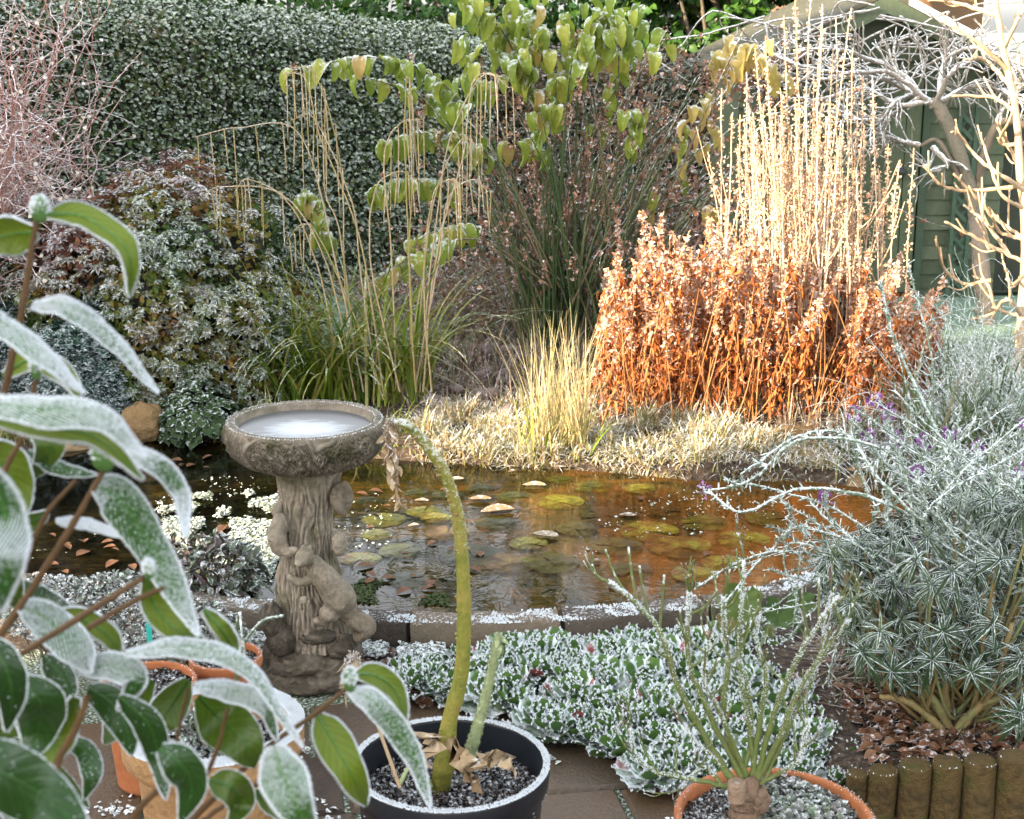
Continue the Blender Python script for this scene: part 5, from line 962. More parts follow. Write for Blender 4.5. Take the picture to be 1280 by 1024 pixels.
FS = [([(1230, 720), (1180, 620), (1100, 560), (1000, 550), (940, 600), (880, 614)], 1, .006), ([(1240, 740), (1130, 640), (1010, 610), (930, 640), (885, 615)], 0, .006), ([(1200, 700), (1100, 600), (1060, 545), (1000, 545), (930, 590)], 0, .0055), ([(1210, 640), (1180, 560), (1120, 430), (1100, 350)], 0, .0065), ([(1215, 650), (1170, 540), (1165, 450), (1135, 330)], 0, .0045), ([(1200, 720), (1140, 600), (1110, 550), (1110, 515)], 1, .004), ([(1190, 720), (1100, 640), (1070, 570), (1068, 520)], 1, .004), ([(1180, 740), (1090, 690), (1040, 650), (1032, 622)], 1, .004), ([(1150, 760), (1080, 720), (1000, 690), (930, 700), (870, 735)], 0, .0055), ([(1180, 770), (1100, 700), (1040, 655), (1010, 625)], 0, .004), ([(1230, 700), (1185, 620), (1160, 570), (1155, 552)], 1, .004), ([(1220, 720), (1170, 650), (1148, 610), (1147, 595)], 1, .004), ([(1240, 740), (1190, 700), (1150, 690), (1146, 682)], 1, .004), ([(1250, 700), (1215, 610), (1190, 560), (1187, 545)], 1, .004), ([(1290, 720), (1270, 640), (1272, 600), (1276, 592)], 1, .004), ([(1260, 700), (1240, 600), (1225, 570), (1222, 560)], 1, .004), ([(1180, 780), (1090, 760), (1050, 800), (1035, 850)], 0, .0045), ([(1170, 760), (1080, 730), (1020, 760), (985, 800)], 0, .004), ([(1130, 700), (1050, 640), (960, 610), (905, 600)], 0, .004), ([(1120, 720), (1010, 660), (960, 690), (900, 760)], 0, .0045)] + [([(rng.uniform(1130, 1290), rng.uniform(680, 740)), (rng.uniform(1090, 1290), rng.uniform(600, 660)), (rng.uniform(1060, 1290), rng.uniform(490, 600))], rng.random() < .15, .0035) for _ in range(34)] + [([(rng.uniform(1030, 1150), rng.uniform(680, 800)), (rng.uniform(970, 1090), rng.uniform(650, 760)), (rng.uniform(900, 1040), rng.uniform(610, 800))], 0, .003) for _ in range(16)]
fl = []
for pts_, flw, r in FS:
    mb = MB(); y = 3.35 + rng.uniform(-.12, .2); q = limb(mb, pts_, y, r * .8, r * .45, 34, 7, .003, [rng.uniform(-.1, .1) for _ in pts_])
    m_ = 44; i = rng.integers(6, 34, m_); T = nrm(q[i] - q[i - 1]); D = nrm(T * .8 + rdirs(m_) * .8 + A(0, 0, .1)); L = rng.uniform(.008, .026, m_)
    tubes(mb, np.stack([q[i], q[i] + D * L[:, None] * .6, q[i] + D * L[:, None]], 1), A(r * .45, r * .4, r * .3)[None], 4); K = 260; i = rng.integers(0, 34, K); d = rdirs(K); spikes(mb, q[i] + (q[np.maximum(i - 1, 0)] - q[i]) * rng.random((K, 1)) + d * r * .7, d, .0045, .35)
    mb.build('flower_stalk', m_wfl, wf, WB)
    if flw: fl.append(q[-1])
for q in fl:
    mb = MB(); m_ = 26; d = rdirs(m_, -.6, 1); pp_ = q + d * A(.011, .011, .017); scatter(mb, leaf_tpl(3, lambda t: .42 * np.sin(math.pi * t ** 1.2) ** .7, .15, .3), pp_, nrm(d + rdirs(m_) * .5), rdirs(m_), .011, rng.random(m_)); spikes(mb, pp_, A(0, 0, 1), .004, .4, 1); mb.build('purple_flowers', [m_pur, M_FROST], wf, WB)

m_fg = matp('frosted_strap_leaf', [(.06, .12, .04), (.12, .18, .06), (.3, .26, .16)], frost=.25, along=.25, transl=.2, fs=70, bs=6, nz=.45)
CB = G(1240, 560, .08); fc = thing('strap_leaf_clump', 'tangled clump of frosted strap leaves and seed stems beyond the wallflower', 'plant clump', (CB[0], CB[1], .05)); mb = MB(); K = 520; b = A(CB[0], CB[1], .04) + (rng.random((K, 3)) - .5) * A(.7, .45, 0); blades(mb, b, rng.random(K) * 6.283, rng.uniform(.1, 1.0, K), rng.uniform(.25, .6, K), rng.uniform(.1, 1.7, K), rng.uniform(.006, .012, K), 9); mb.build('leaf_blades', m_fg, fc, (CB[0], CB[1], .05))
mb = MB(); K = 150; b = A(CB[0], CB[1], .04) + (rng.random((K, 3)) - .5) * A(.7, .4, 0); bush_twigs(mb, A(CB[0], CB[1], .04), 60, .8, .62, .0035, 5, .5); mb.build('seed_stems', m_wfl, fc, (CB[0], CB[1], .05))
turf('bank_grass', 'frosted grass and dead stalks on the right bank behind the wallflower', PX([(1040, 560), (1180, 430), (1330, 430), (1400, 700), (1150, 690), (1070, 620)]), 7000, (.05, .2), (.003, .007), m_fg, clump=5)
# heuchera by the coping
m_heu = matp('crinkled_round_leaf', [(.05, .11, .03), (.10, .14, .03), (.16, .10, .04)], frost=-.18, edge=.35, transl=.2, fs=60, bs=9, nz=.5)
HB = G(935, 790, .06); he = thing('round_leaf_plant', 'small plant with crinkled round green leaves against the coping right of centre', 'plant', HB)
def round_leaf(mb, c, nrm_, R_, seed):
    r_ = np.linspace(.02, 1, 8); a_ = np.linspace(.25, 6.03, 40); rr_ = r_[:, None] * (1 + .09 * np.cos(a_ * 7)[None]) * R_; M = frame(np.array([nrm(np.cross(nrm_, A(.3, .2, 1)))]), np.array([nrm_]))[0]
    L = np.stack([rr_ * np.cos(a_), rr_ * np.sin(a_), (.12 * r_[:, None] ** 2 * np.cos(a_ * 7)[None] + .25 * r_[:, None] ** 2) * R_], -1); C_ = np.zeros(L.shape); C_[..., 0] = seed; C_[..., 1] = (r_ ** 4)[:, None]; mb.add((L @ M.T + c).reshape(-1, 3), gridq(8, 40), None, C_.reshape(-1, 3))
for (px, py, R_, nv) in [(928, 752, .055, A(-.2, -1, .35)), (975, 768, .05, A(.1, -.7, .8)), (1000, 752, .04, A(.2, -.6, .8)), (950, 790, .045, A(-.1, -.5, 1)), (915, 775, .04, A(-.4, -.6, .6)), (1010, 800, .05, A(.2, -.5, 1)), (985, 820, .04, A(0, -.5, 1))]:
    mb = MB(); c_ = P(px, py, 3.78); round_leaf(mb, c_, nrm(nv), R_, rng.random()); stem(mb, [HB, (HB + c_) / 2, c_], .003, .002, 8, 5); mb.build('leaf', m_heu, he, HB)
# bare stems and litter under the wallflower
turf('bed_debris', 'brown dead stalks and leaf debris in the bed under the wallflower', np.array([G(*p, .1)[:2] for p in [(1000, 800), (1080, 780), (1330, 800), (1330, 945), (1130, 950), (1040, 880)]]), 2600, (.03, .12), (.003, .006), m_lit, lean=(.8, 1.6), droop=(-.2, .5), clump=3)
mb = MB(); K = 900; pl = np.array([G(*p, .1)[:2] for p in [(1050, 860), (1330, 860), (1330, 945), (1130, 950)]]); q = rng.random((K, 2)) * (pl.max(0) - pl.min(0)) + pl.min(0); m_dead = matp('brown_dead_leaf', [(.06, .03, .015), (.14, .06, .03), (.20, .11, .06)], frost=-.3, edge=.3, fs=60); scatter(mb, LEAFOV, np.c_[q, gza(q) + .012], rdirs(K, -.2, .3), A(0, 0, 1) + rdirs(K) * .5, .035); tag(mb.build('leaf_debris', m_dead), 'brown fallen leaves covering the soil behind the log edging', 'leaf litter', kind='stuff')
mb = MB()
for k in range(60): x_, y_ = rng.uniform(985, 1130), rng.uniform(800, 900); a_ = rng.normal(0, 1.2); L = rng.uniform(20, 60); limb(mb, [(x_, y_), (x_ + L * .5, y_ + a_ * 8), (x_ + L, y_ + a_ * 18)], 3.45, .0022, .0015, 8, 4, .003)
tag(mb.build('dead_stalks', m_lit), 'pale dead stalks lying between the rose and the wallflower', 'dead stalks', kind='stuff')

# ------------------------------------------------------------------ on the pond
m_pad = matp('sunken_lily_pad', [(.010, .012, .003), (.035, .04, .006), (.09, .09, .012), (.07, .03, .008), (.02, .02, .005)], frost=-.62, edge=.05, fs=40, bs=9, rough=.18, nz=.12, spec=.6, vary=.6)
m_padt, nt, out = newmat('lily_pad_under_ice'); n = N(nt); at = n.new('ShaderNodeAttribute', attribute_name='col'); sp = n.new('ShaderNodeSeparateColor'); n.link(at.outputs[0], sp.inputs[0])
nn1, nn2, nn3 = n.noise(9, 5, dist=.6), n.noise(45, 4), n.noise(6, 4)
c = n.ramp(n.math('ADD', n.math('MULTIPLY', nn1, .9), n.math('MULTIPLY', n.math('SUBTRACT', sp.outputs[0], .5), .5)), [(.014, .016, .004), (.07, .075, .008), (.17, .16, .016), (.13, .065, .010), (.05, .035, .01)], [.2, .4, .52, .64, .8])
pb = n.new('ShaderNodeBsdfPrincipled'); n.link(c, pb.inputs[0]); pb.inputs['Roughness'].default_value = .14; tr = n.new('ShaderNodeBsdfTransparent'); mx = n.new('ShaderNodeMixShader')
fa = n.math('MULTIPLY', n.math('ADD', n.math('ADD', n.math('SUBTRACT', nn3, .42), n.math('MULTIPLY', n.math('SUBTRACT', nn2, .5), .4)), n.math('MULTIPLY', sp.outputs[1], .12)), 5, True); n.link(n.math('ADD', n.math('MULTIPLY', fa, -.62), .95), mx.inputs[0]); n.link(tr.outputs[0], mx.inputs[1]); n.link(pb.outputs[0], mx.inputs[2]); n.link(mx.outputs[0], out.inputs[0])
pads = [(480, 650, 30), (530, 640, 25), (590, 695, 42), (640, 705, 36), (500, 690, 28), (560, 668, 30), (620, 655, 28), (700, 628, 34), (760, 645, 42), (810, 665, 40), (850, 685, 42), (770, 685, 34), (720, 662, 28), (880, 655, 32), (930, 675, 36), (640, 622, 24), (560, 620, 22), (690, 705, 36), (460, 628, 24), (520, 618, 20), (740, 610, 28), (905, 705, 28), (660, 680, 25), (470, 670, 22), (510, 725, 26), (830, 640, 24), (600, 612, 22), (700, 600, 20), (960, 650, 30), (800, 612, 24), (450, 700, 26), (545, 648, 22), (870, 720, 30), (790, 715, 26)]
for i, (px, py, r) in enumerate(pads):
    c = G(px, py, .0615); R_ = r / FPX * 4.9; mb = MB(); rs = np.linspace(.03, 1, 7); a = np.linspace(.12, 6.16, 48); n0 = rng.random() * 9
    V = np.stack([rs[:, None] * np.cos(a), rs[:, None] * np.sin(a), np.zeros((7, 48))], -1) * R_; V[..., :2] *= (1 + (fbm(np.stack([np.cos(a), np.sin(a), a * 0 + n0], -1) * 1.5, 2) - .47)[None, :, None] * .4 * rs[:, None, None]); V[..., 2] = .0006 * i % .004 + .002 * rs[:, None] ** 3 * fbm(np.stack([np.cos(a) * 2, np.sin(a) * 2, a * 0 + n0], -1), 2)[None]
    a0 = rng.random() * 6.28; Rm = np.array([[math.cos(a0), -math.sin(a0), 0], [math.sin(a0), math.cos(a0), 0], [0, 0, 1]]); C_ = np.zeros((7, 48, 3)); C_[..., 0] = rng.random(); C_[..., 1] = (rs ** 5)[:, None]
    mb.add((V @ Rm.T).reshape(-1, 3) + c + A(0, 0, .0006 * (i % 6)), gridq(7, 48), None, C_.reshape(-1, 3)); tag(mb.build('lily_pad', m_padt, None, tuple(c)), 'olive brown lily pad lying in the icy pond water', 'lily pad', 'lily pads in the pond')
m_pale = matp('pale_curled_leaf', [(.20, .14, .08), (.34, .28, .2)], frost=-.08, edge=.3, fs=90, bs=8, nz=.4, transl=.1)
for (px, py, L, w_, rz, lb) in [(622, 640, .12, .9, .35, 'largest curled pale leaf, edge rolled up, on the ice in mid pond'), (682, 670, .09, .6, -.3, 'dark edged curled leaf on the ice right of the largest one'), (668, 608, .085, .8, .05, 'flat pale oval leaf near the far bank'), (600, 625, .08, .7, .1, 'pale leaf behind the largest curled leaf'), (517, 658, .04, .9, .5, 'small white frosted leaf left of the bent stem'), (570, 600, .06, .6, .2, 'yellow leaf by the far bank'), (640, 590, .04, .8, .9, 'tiny upright pale leaf under the sunlit grass'), (745, 702, .03, .9, .3, 'tiny white leaf alone on dark ice'), (785, 645, .06, .5, 0, 'thin pale leaf on a pad at the right'), (527, 627, .05, .8, 0, 'pale leaf with frost between two green pads'), (700, 585, .05, .7, .2, 'light leaf caught below the straw tuft')]:
    c = G(px, py, .064); mb = MB(); t = leaf_tpl(10, lambda t: .28 * np.sin(math.pi * t ** .9) ** .7 + .004, -.5, -.1, 7); V, q_, C_ = t; V = V.copy(); V[:, 1] -= .5; V[:, 2] = .9 * np.abs(V[:, 0]) ** 1.5 * w_ + .12 * (V[:, 1] ** 2); V *= L * 1.05; Rm = np.array([[math.cos(rz + 1.5), -math.sin(rz + 1.5), 0], [math.sin(rz + 1.5), math.cos(rz + 1.5), 0], [0, 0, 1]]); mb.add(V @ Rm.T + c + A(0, 0, .003), q_, None, C_ + A(rng.random(), 0, 0)); s_ = (V @ Rm.T + c + A(0, 0, .003))[C_[:, 1] > .9]; tag(mb.build('curled_leaf', [m_pale], None, tuple(c)), lb, 'leaf')
mb = MB(); V, q_, C_ = leaf_tpl(5, lambda t: .3 * np.sin(math.pi * t ** .9) ** .8 + .003, .2, .1); V = V.copy(); V[:, 1] -= .5; mb.add(V, q_, None, C_ + A(.4, 0, 0)); m_fl = matp('fallen_russet_leaf', [(.07, .03, .015), (.12, .06, .03), (.16, .10, .06)], frost=-.25, edge=.3, fs=3, bs=2, nz=.3); fl0 = mb.build('fallen_leaf', m_fl)
fls = [(rng.uniform(60, 330), rng.uniform(640, 735)) for _ in range(46)] + [(rng.uniform(440, 640), rng.uniform(680, 750)) for _ in range(16)] + [(rng.uniform(200, 260), rng.uniform(570, 590)) for _ in range(8)] + [(rng.uniform(440, 1000), rng.uniform(600, 740)) for _ in range(10)]
fls = [f for f in fls if sdist(G(*f, .06)[None], POND)[0] < -.04]
for i, f in enumerate(fls):
    c = G(*f, .066); o = fl0 if i == 0 else dup(fl0); s = rng.uniform(.025, .06); o.location = (c[0], c[1], .067); o.scale = (s, s, s); o.rotation_euler = (rng.uniform(-.12, .12), rng.uniform(-.12, .12), rng.random() * 6.28); tag(o, 'russet fallen leaf frozen on the dark pond surface', 'leaf', 'fallen leaves on the pond')
def speck(name, label, poly, K, size, mat, z0, zr, tpl=LEAF4, cat='water plant', thr=.42, sc_=9):
    poly = np.array(poly); lo, hi = poly.min(0), poly.max(0); q = rng.random((K * 2, 2)) * (hi - lo) + lo; q = q[sdist(q, poly) < 0]; q = q[fbm(np.c_[q * sc_, q[:, 0] * 0], 3) > thr]; K = len(q); mb = MB(); scatter(mb, tpl, np.c_[q, z0 + rng.random(K) * zr], rdirs(K, -.2, .6), A(0, 0, 1) + rdirs(K) * .6, size * (.5 + rng.random(K)), None, 1.0); return tag(mb.build(name, mat), label, cat, kind='stuff')
m_float = matp('frosted_floating_leaf', [(.08, .14, .04), (.16, .18, .08)], frost=.12, edge=.4, fs=120, nz=.4)
speck('floating_weed', 'white frosted floating water weed left of the birdbath', PX([(195, 625), (240, 612), (355, 622), (350, 700), (330, 740), (230, 735), (205, 680)], .06), 15000, .010, m_float, .062, .02)
speck('frost_specks', 'scattered frost specks and scraps on the pond surface', PX([(30, 700), (60, 640), (300, 590), (900, 610), (1000, 640), (980, 700), (560, 745), (330, 735)], .06), 1500, .008, m_float, .062, .003, thr=.5, sc_=4)
m_weed = matp('green_pond_weed', [(.015, .028, .004), (.04, .06, .008)], frost=-.4, fs=80, nz=.2)
speck('pond_weed', 'green weed showing at the surface beside the front coping', PX([(430, 715), (560, 725), (560, 758), (440, 755)], .06), 2600, .010, m_weed, .058, .004, thr=.50)
# silver sage, thyme and heather in front of the left coping
m_sage = matp('silver_sage_leaf', [(.08, .11, .07), (.14, .17, .12), (.14, .09, .10)], frost=.05, edge=.35, fs=80, nz=.4)
def lowplant(name, label, px, py, z, rx, rz, K, size, mat, tpl, stems=40, wid=1.0, cat='plant', ry_=None, spike=True):
    c = G(px, py, z); t = thing(name, label, cat, (c[0], c[1], 0)); mb = MB(); d = rdirs(K, .0, 1); p = c + A(0, 0, -.0) + d * A(rx, ry_ or rx * .7, rz) * (1 - .4 * rng.random((K, 1)) ** 2) * (1 + (fbm(d * 3 + px, 2) - .47)[:, None] * .6); scatter(mb, tpl, p, nrm(d + rdirs(K) * .8), nrm(d + A(0, 0, .8) + rdirs(K) * .3), size * (.6 + .8 * rng.random(K)), None, wid); mb.build('foliage', mat, t, (c[0], c[1], 0))
    mb = MB(); i = rng.integers(0, K, stems); b = c + (rng.random((stems, 3)) - .5) * A(rx, rx * .6, 0) + A(0, 0, -z * .6); tubes(mb, np.stack([b, (b + p[i]) / 2 + rdirs(stems) * .01, p[i]], 1), .0018, 4); mb.build('stems', m_lit, t, (c[0], c[1], 0)); return t
lowplant('sage_plant', 'silver leaved sage heavy with frost left of the birdbath foot', 268, 735, .10, .15, .16, 620, .036, m_sage, LEAFOV, 60, .7)
lowplant('sage_plant', 'smaller silver sage in front of the first with dark stems', 225, 720, .12, .09, .12, 260, .032, m_sage, LEAFOV, 30, .7)
m_thy = matp('frosted_thyme', [(.10, .13, .10), (.20, .18, .17), (.14, .20, .12)], frost=.16, edge=.2, fs=120, nz=.4)
for (px, py, z, rx, rz, K, lb) in [(160, 790, .16, .22, .16, 5200, 'wide frosted thyme mound between camellia leaves and coping'), (75, 780, .16, .16, .14, 2800, 'frosted heather at the far left in front of the coping'), (250, 800, .16, .12, .10, 1800, 'low frosted thyme beside the small clay pot')]: lowplant('thyme_mound', lb, px, py, z, rx, rz, K, .0115, m_thy, LEAF4, 90, .9)
mb = MB(); q = spline([P(300, 812, 3.3), P(315, 790, 3.28), P(330, 775, 3.25), P(352, 770, 3.25)], 12); stem(mb, q, .004, .003, 12, 6); stem(mb, [P(306, 820, 3.28), P(302, 790, 3.28), P(300, 765, 3.3)], .004, .003, 8, 6); K = 500; i = rng.integers(0, 12, K); spikes(mb, q[i], rdirs(K), .005, .35); tag(mb.build('frosted_shoot', m_wfl, None, tuple(q[0])), 'two white frosted shoots standing in the small clay pot', 'shoot')
m_teal = matp('teal_plastic', [(.02, .30, .26), (.03, .36, .32)], frost=-.1, fs=60)
mb = MB(); c = P(184, 758, 3.2); box(mb, (c[0] - .006, c[1] - .001, c[2] - .09), (c[0] + .007, c[1] + .001, c[2] + .015)); tag(mb.build('plant_label', m_teal, None, (c[0], c[1], c[2] - .09), smooth=False), 'teal plastic plant label stuck among the frosted thyme', 'plant label')
lowplant('pot_greenery', 'small frosted plants growing inside the buff frost rimmed pot', 258, 925, lpc[2] - .05, .09, .055, 700, .02, m_thy, LEAFOV, 20, .6, cat='plant')
mb = MB()
for (a, b, c2) in [((262, 955), (245, 905), (243, 885)), ((280, 960), (256, 920), (250, 895)), ((296, 860), (295, 810), (297, 770))]: stem(mb, [P(*a, 2.7), P(*b, 2.7), P(*c2, 2.7)], .005, .003, 10, 6)
tag(mb.build('green_shoot', m_cane, None, (lpc[0], lpc[1], lpc[2])), 'thin green shoots standing in the buff pot', 'shoot')
lowplant('moss_carpet', 'frosted moss carpet round the rose stump in the orange pot', 985, 1015, rpc[2] - .035, .13, .03, 2600, .012, m_thy, LEAF4, 4, .9, ry_=.12, cat='moss')
# frosted moss along the coping step and scraps on the paving
m_ms = matp('frosted_moss', [(.10, .14, .04), (.20, .20, .10)], frost=.32, edge=.3, fs=120, nz=.4)
mb = MB(); K = 16000; i = rng.integers(20, 57, K); f_ = rng.random((K, 1)); c = CURB[i] * (1 - f_) + CURB[np.minimum(i + 1, 59)] * f_; m = fbm(c * 9, 3) > .36; c = c[m]; K = len(c); tt_ = rng.random(K); c = c + np.stack([c[:, 0] * 0, -.085 - .07 * tt_, c[:, 0] * 0], -1); c[:, 2] = .056 + rng.random(K) * .018; scatter(mb, LEAF4, c, rdirs(K, -.2, .8), A(0, 0, 1) + rdirs(K) * .5, .011, None, 1.0)
K = 16000; i = rng.integers(2, 58, K); f_ = rng.random((K, 1)); c = CURB[i] * (1 - f_) + CURB[np.minimum(i + 1, 59)] * f_; c = c + np.stack([c[:, 0] * 0, .02 - .092 * rng.random(K), c[:, 0] * 0], -1); m = fbm(c * 22, 3) > .47; c = c[m]; K = len(c); c[:, 2] = .127; spikes(mb, c, A(0, 0, 1), .005, .6, 1)
tag(mb.build('step_moss', [m_ms, M_FROST]), 'frosted moss and rime along the step and top of the pond wall', 'moss', kind='stuff')
speck('paving_moss', 'frosted moss and scraps in cracks of the wet paving', PX([(100, 1024), (120, 930), (400, 900), (470, 1000), (720, 920), (850, 1000), (850, 1060), (100, 1060)], 0), 1500, .013, m_ms, .015, .006, thr=.55, cat='moss')
speck('dead_leaf_scraps', 'curled brown dead leaves beside the rosettes behind the black pot', PX([(455, 840), (520, 800), (560, 850), (530, 890), (460, 880)], 0), 260, .04, m_dead, .02, .02, LEAFOV, cat='leaf litter', thr=.3)

# ------------------------------------------------------------------ camellia in the foreground
m_cam = matp('glossy_camellia_leaf', [(.020, .07, .010), (.035, .10, .014)], frost=.38, edge=.34, fs=700, bs=25, rough=.45, nz=.30, bf=2.4, transl=.12, backcol=(.095, .14, .008), gain=.85, spec=.35, vary=.5, nscale=.8, veins=True, fcol=(.42, .52, .50))
m_camd = matp('bare_camellia_leaf', [(.010, .035, .005), (.02, .065, .009)], frost=-.5, edge=.45, fs=260, bs=14, rough=.32, nz=.25, bf=1.5, transl=.15, backcol=(.05, .09, .008), gain=1.0, spec=.45, vary=.6, nscale=.6, veins=True, fcol=(.5, .6, .58))
m_camst = matp('camellia_twig', [(.05, .028, .012), (.09, .05, .02), (.13, .08, .03)], frost=-.34, fs=120, bs=10, rough=.6, nz=.4)
m_bud = matp('camellia_bud', [(.05, .12, .03), (.09, .18, .04)], frost=-.1, fs=160, nz=.5)
CAMB = A(-.42, 1.15, 0); camel = thing('camellia_bush', 'glossy broad leaved camellia with frost edged leaves in the left foreground', 'bush', CAMB)
VIEW = lambda p: nrm(C0 - p)
def big_leaf(pts, wpx, y=1.15, tilt=0, top=True, dy=(0, 0, 0, 0), frosty=True, curl=.25, thick=1.0):
    """tilt: degrees the blade is turned about its midrib, 0 = flat to the viewer; top: viewer sees its upper side"""
    n, m = 22, 11; q = spline([P(a, b, y + dy[min(i, 3)]) for i, (a, b) in enumerate(pts)], n); T = nrm(np.gradient(q, axis=0)); vw = VIEW(q); S = nrm(np.cross(T, vw)); Nn = np.cross(S, T)
    if (Nn * vw).sum(1).mean() < 0: Nn = -Nn
    if not top: Nn = -Nn
    S = np.cross(T, Nn); th = R(tilt); S2 = S * math.cos(th) + Nn * math.sin(th); N2 = -S * math.sin(th) + Nn * math.cos(th)
    s = np.linspace(0, 1, n); w_ = wpx / FPX * y * .5 / max(.35, abs(math.cos(th))) * (np.sin(math.pi * np.clip(s, .02, .995) ** .85) ** .62) * (1 - .25 * s ** 3) * (1 + (fbm(np.stack([s * 5, s * 0 + pts[0][0], s * 0], -1), 2) - .47) * .25); u = np.linspace(-1, 1, m)
    V = q[:, None] + S2[:, None] * (u[None, :] * w_[:, None])[..., None] - N2[:, None] * (curl * (u[None] ** 2 - .18 * np.exp(-(u[None] / .12) ** 2) * -1) * w_[:, None])[..., None] + N2[:, None] * (.0007 * np.sin(s[:, None] * 26 - np.abs(u)[None] * 5) * np.abs(u)[None])[..., None]
    mb = MB(); C_ = np.zeros((n, m, 3)); C_[..., 0] = rng.random(); C_[..., 1] = np.abs(u)[None] ** 3; C_[..., 2] = s[:, None]; gq = gridq(n, m)
    # orientation check so that the face's front is the upper side
    a, b, c_ = V[n // 2, m // 2], V[n // 2, m // 2 + 1], V[n // 2 + 1, m // 2 + 1]; fn = np.cross(b - a, c_ - a)
    if fn @ N2[n // 2] < 0: gq = gq[:, ::-1]
    mb.add(V.reshape(-1, 3), gq, None, C_.reshape(-1, 3))
    if True:
        K = 1500 if frosty else 900; i = rng.uniform(0, n - 1.01, K); sg = np.where(rng.random(K) < .5, 0, m - 1); i0 = i.astype(int); f = (i - i0)[:, None]; e = V[i0, sg] * (1 - f) + V[i0 + 1, sg] * f; ed = np.where(sg == 0, -1, 1)[:, None] * S2[i0]; spikes(mb, e, nrm(ed + N2[i0] * .6 + A(0, 0, .3)), .0017 if frosty else .0011, .45, 1)
        K = 5200 if frosty else 120; i = rng.integers(0, n, K); j = rng.integers(0, m, K); jt = rng.random((K, 2)); i1 = np.minimum(i + 1, n - 1); j1 = np.minimum(j + 1, m - 1); e = V[i, j] * (1 - jt[:, :1]) + V[i1, j1] * jt[:, :1]; keep = (N2[i, 2] + rng.normal(0, .35, K) + np.abs(u[j]) * .3) > .42; spikes(mb, e[keep] + N2[i][keep] * .0002, N2[i][keep] + A(0, 0, .5), .0010, .5, 1)
    # midrib on the underside
    tubes(mb, (q - N2 * .0006)[None], np.linspace(.0014, .0003, n)[None], 5, A(.9, 0, 0)[None])
    return mb.build('leaf', [m_cam if frosty else m_camd, M_FROST], camel, CAMB)
def twig(pts, y, r0, r1, dy=None):
    r0 *= .62; r1 *= .62; mb = MB(); q = [P(a, b, y + (0 if dy is None else dy[i])) for i, (a, b) in enumerate(pts)]; stem(mb, q, r0, r1, 24, 8, rough=.0006); mb.build('twig', m_camst, camel, CAMB); return q
CY = 1.15
twig([(48, 262), (38, 320), (25, 400), (8, 480), (-20, 600)], CY, .0035, .0055); twig([(128, 590), (100, 640), (60, 705), (10, 780), (-30, 830)], 1.1, .0038, .006); twig([(45, 475), (30, 540), (5, 590), (-30, 680)], 1.12, .003, .0045); twig([(180, 722), (110, 765), (30, 815), (-40, 850)], 1.05, .0035, .005); twig([(205, 735), (170, 750), (110, 785)], 1.06, .003, .004)
twig([(440, 855), (390, 895), (340, 930), (290, 975), (235, 1030), (180, 1090)], 1.2, .0032, .0055); twig([(285, 885), (270, 940), (245, 1000), (225, 1050)], 1.15, .0025, .004); twig([(200, 985), (175, 1010), (150, 1050)], 1.1, .004, .005); twig([(95, 600), (60, 640), (35, 690)], 1.13, .003, .004); twig([(330, 975), (290, 1000), (235, 1040)], 1.15, .003, .004); twig([(110, 870), (95, 910), (70, 960), (60, 1040)], 1.0, .004, .006); twig([(235, 860), (225, 905), (215, 960)], 1.2, .0025, .003)
mb = MB()
for path in ([P(-20, 600, 1.15), P(-60, 800, 1.15), A(-.55, 1.15, .5), CAMB], [P(-30, 830, 1.1), A(-.5, 1.12, .6), CAMB + A(.02, 0, 0)], [P(180, 1090, 1.2), A(-.4, 1.17, .5), CAMB + A(.03, .02, 0)], [P(150, 1050, 1.1), A(-.42, 1.15, .4), CAMB], [P(60, 1040, 1.0), A(-.45, 1.1, .45), CAMB + A(.0, -.02, 0)]): stem(mb, path, .006, .014, 24, 8, rough=.003)
mb.build('trunk', m_camst, camel, CAMB)
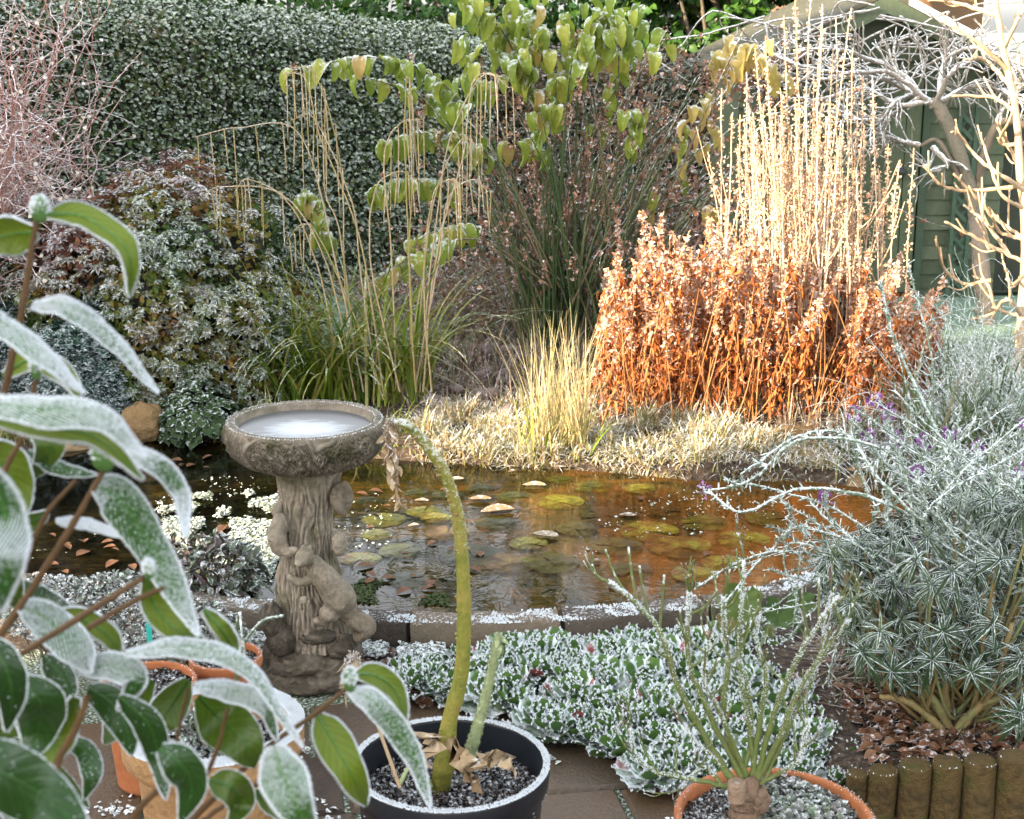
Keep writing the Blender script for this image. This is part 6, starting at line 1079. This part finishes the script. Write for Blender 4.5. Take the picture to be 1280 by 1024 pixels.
L_ = [([(60, 268), (105, 272), (158, 312), (163, 372)], 40, 1.15, 35, False, 1), ([(46, 290), (20, 292), (-10, 300), (-50, 330)], 62, 1.15, 20, False, 1), ([(40, 382), (85, 382), (145, 428), (197, 492)], 32, 1.16, 45, True, 1), ([(-60, 370), (0, 402), (60, 448), (104, 492)], 36, 1.08, 45, True, 1), ([(-40, 500), (50, 512), (125, 520), (182, 572)], 52, .95, 35, True, 1), ([(-30, 520), (60, 535), (120, 548), (180, 600)], 40, .98, 30, False, 1), ([(30, 500), (50, 530), (62, 560), (40, 600)], 55, 1.2, 10, False, 0), ([(-30, 560), (0, 580), (20, 610), (28, 650)], 75, 1.15, 10, False, 1), ([(138, 575), (185, 574), (225, 612), (232, 672)], 34, 1.1, 25, True, 1), ([(118, 608), (150, 625), (200, 700), (248, 795)], 70, 1.1, 15, True, 1), ([(70, 652), (110, 655), (155, 672)], 18, 1.2, 40, True, 1), ([(35, 565), (75, 585), (122, 594)], 24, 1.2, 30, True, 0), ([(-10, 590), (8, 650), (12, 700), (0, 765)], 66, .8, 15, True, 1), ([(182, 722), (195, 760), (225, 790), (256, 800)], 46, 1.15, 10, False, 1), ([(255, 762), (275, 785), (290, 808), (292, 825)], 30, 1.15, 15, False, 1), ([(25, 758), (60, 775), (100, 815), (112, 842)], 62, 1.1, 20, True, 1), ([(62, 770), (105, 775), (140, 800), (146, 828)], 36, 1.15, 10, False, 1), ([(158, 818), (230, 808), (310, 835), (378, 935)], 34, 1.1, 35, True, 1), ([(98, 838), (140, 832), (170, 850), (148, 888)], 50, 1.1, 10, True, 1), ([(150, 872), (185, 905), (200, 950), (207, 1000)], 52, 1.08, 10, True, 0), ([(235, 850), (215, 880), (200, 905), (198, 925)], 62, 1.25, 5, False, 0), ([(243, 858), (285, 862), (330, 880), (346, 925)], 36, 1.15, 35, True, 1), ([(248, 870), (275, 900), (305, 930), (318, 960)], 88, 1.2, 5, False, 0), ([(342, 932), (352, 965), (372, 1010), (396, 1045)], 78, .98, 5, True, 1), ([(398, 895), (415, 925), (440, 970), (458, 1008)], 62, 1.2, 5, False, 1), ([(436, 862), (470, 880), (515, 940), (538, 1010)], 42, 1.2, 20, True, 1), ([(445, 842), (470, 845), (495, 865), (508, 905)], 40, 1.24, 15, False, 1), ([(-60, 940), (0, 965), (60, 1000), (115, 1050)], 120, .85, 10, True, 0), ([(-20, 795), (5, 830), (15, 870), (8, 915)], 62, 1.0, 5, True, 0), ([(25, 848), (50, 880), (48, 915), (35, 950)], 85, 1.05, 5, True, 0), ([(95, 872), (75, 915), (60, 940), (38, 955)], 60, 1.1, 10, False, 1), ([(110, 860), (140, 880), (158, 910), (165, 945)], 62, 1.15, 5, True, 0), ([(200, 935), (225, 955), (240, 985), (225, 1030)], 70, .98, 5, True, 0), ([(262, 975), (290, 985), (300, 1005), (285, 1035)], 60, 1.1, 5, False, 0), ([(82, 925), (108, 940), (115, 970), (105, 1000)], 40, 1.2, 10, True, 0), ([(0, 930), (40, 940), (90, 990), (112, 1010)], 30, 1.2, 30, False, 0), ([(318, 990), (340, 1005), (360, 1030)], 40, 1.2, 10, False, 0), ([(60, 640), (30, 660), (10, 700)], 30, 1.25, 30, False, 0), ([(5, 470), (40, 450), (80, 470), (100, 500)], 40, 1.3, 30, False, 1), ([(-10, 690), (10, 730), (20, 760)], 50, 1.2, 0, False, 0), ([(20, 730), (50, 745), (90, 760)], 35, 1.25, 10, True, 0), ([(55, 820), (80, 850), (90, 880)], 45, 1.25, 10, True, 0), ([(190, 850), (150, 900), (130, 930)], 55, 1.3, 10, False, 0), ([(0, 1010), (60, 1020), (120, 1050)], 70, 1.1, 10, True, 0), ([(-20, 870), (0, 920), (20, 960)], 60, 1.2, 0, False, 0)]
for pts_, w_, y, tl, top, fr in L_: big_leaf(pts_, w_ * .80, y, tl, top, (0, rng.uniform(-.01, .02), rng.uniform(-.02, .03), rng.uniform(-.01, .02)), bool(fr))
for (px, py, y, r, h_) in [(50, 262, 1.15, .007, .011), (45, 460, 1.12, .004, .010), (130, 566, 1.1, .010, .016), (437, 850, 1.2, .006, .012), (186, 712, 1.05, .004, .008)]:
    mb = MB(); c = P(px, py, y); blob(mb, c, (r, r, h_), 14, .12); d = rdirs(200, -.2, 1); spikes(mb, c + d * A(r, r, h_), d, .0022, .4, 1); mb.build('bud', [m_bud, M_FROST], camel, CAMB)
# fence to the right of the shed
m_fen = matp('dark_fence_board', [(.03, .035, .025), (.06, .065, .045)], frost=-.3, fs=40, bs=6)
mb = MB(); F0 = A(xr + .05, SY + .3, 0)
for k in range(26): box(mb, (F0[0] + k * .12, F0[1], 0), (F0[0] + k * .12 + .112, F0[1] + .02, 1.5 + .02 * rng.random()), (rng.random(), 0, 0))
tag(mb.build('fence', m_fen, None, tuple(F0), smooth=False), 'dark board fence at the right edge beyond the shed', 'fence')
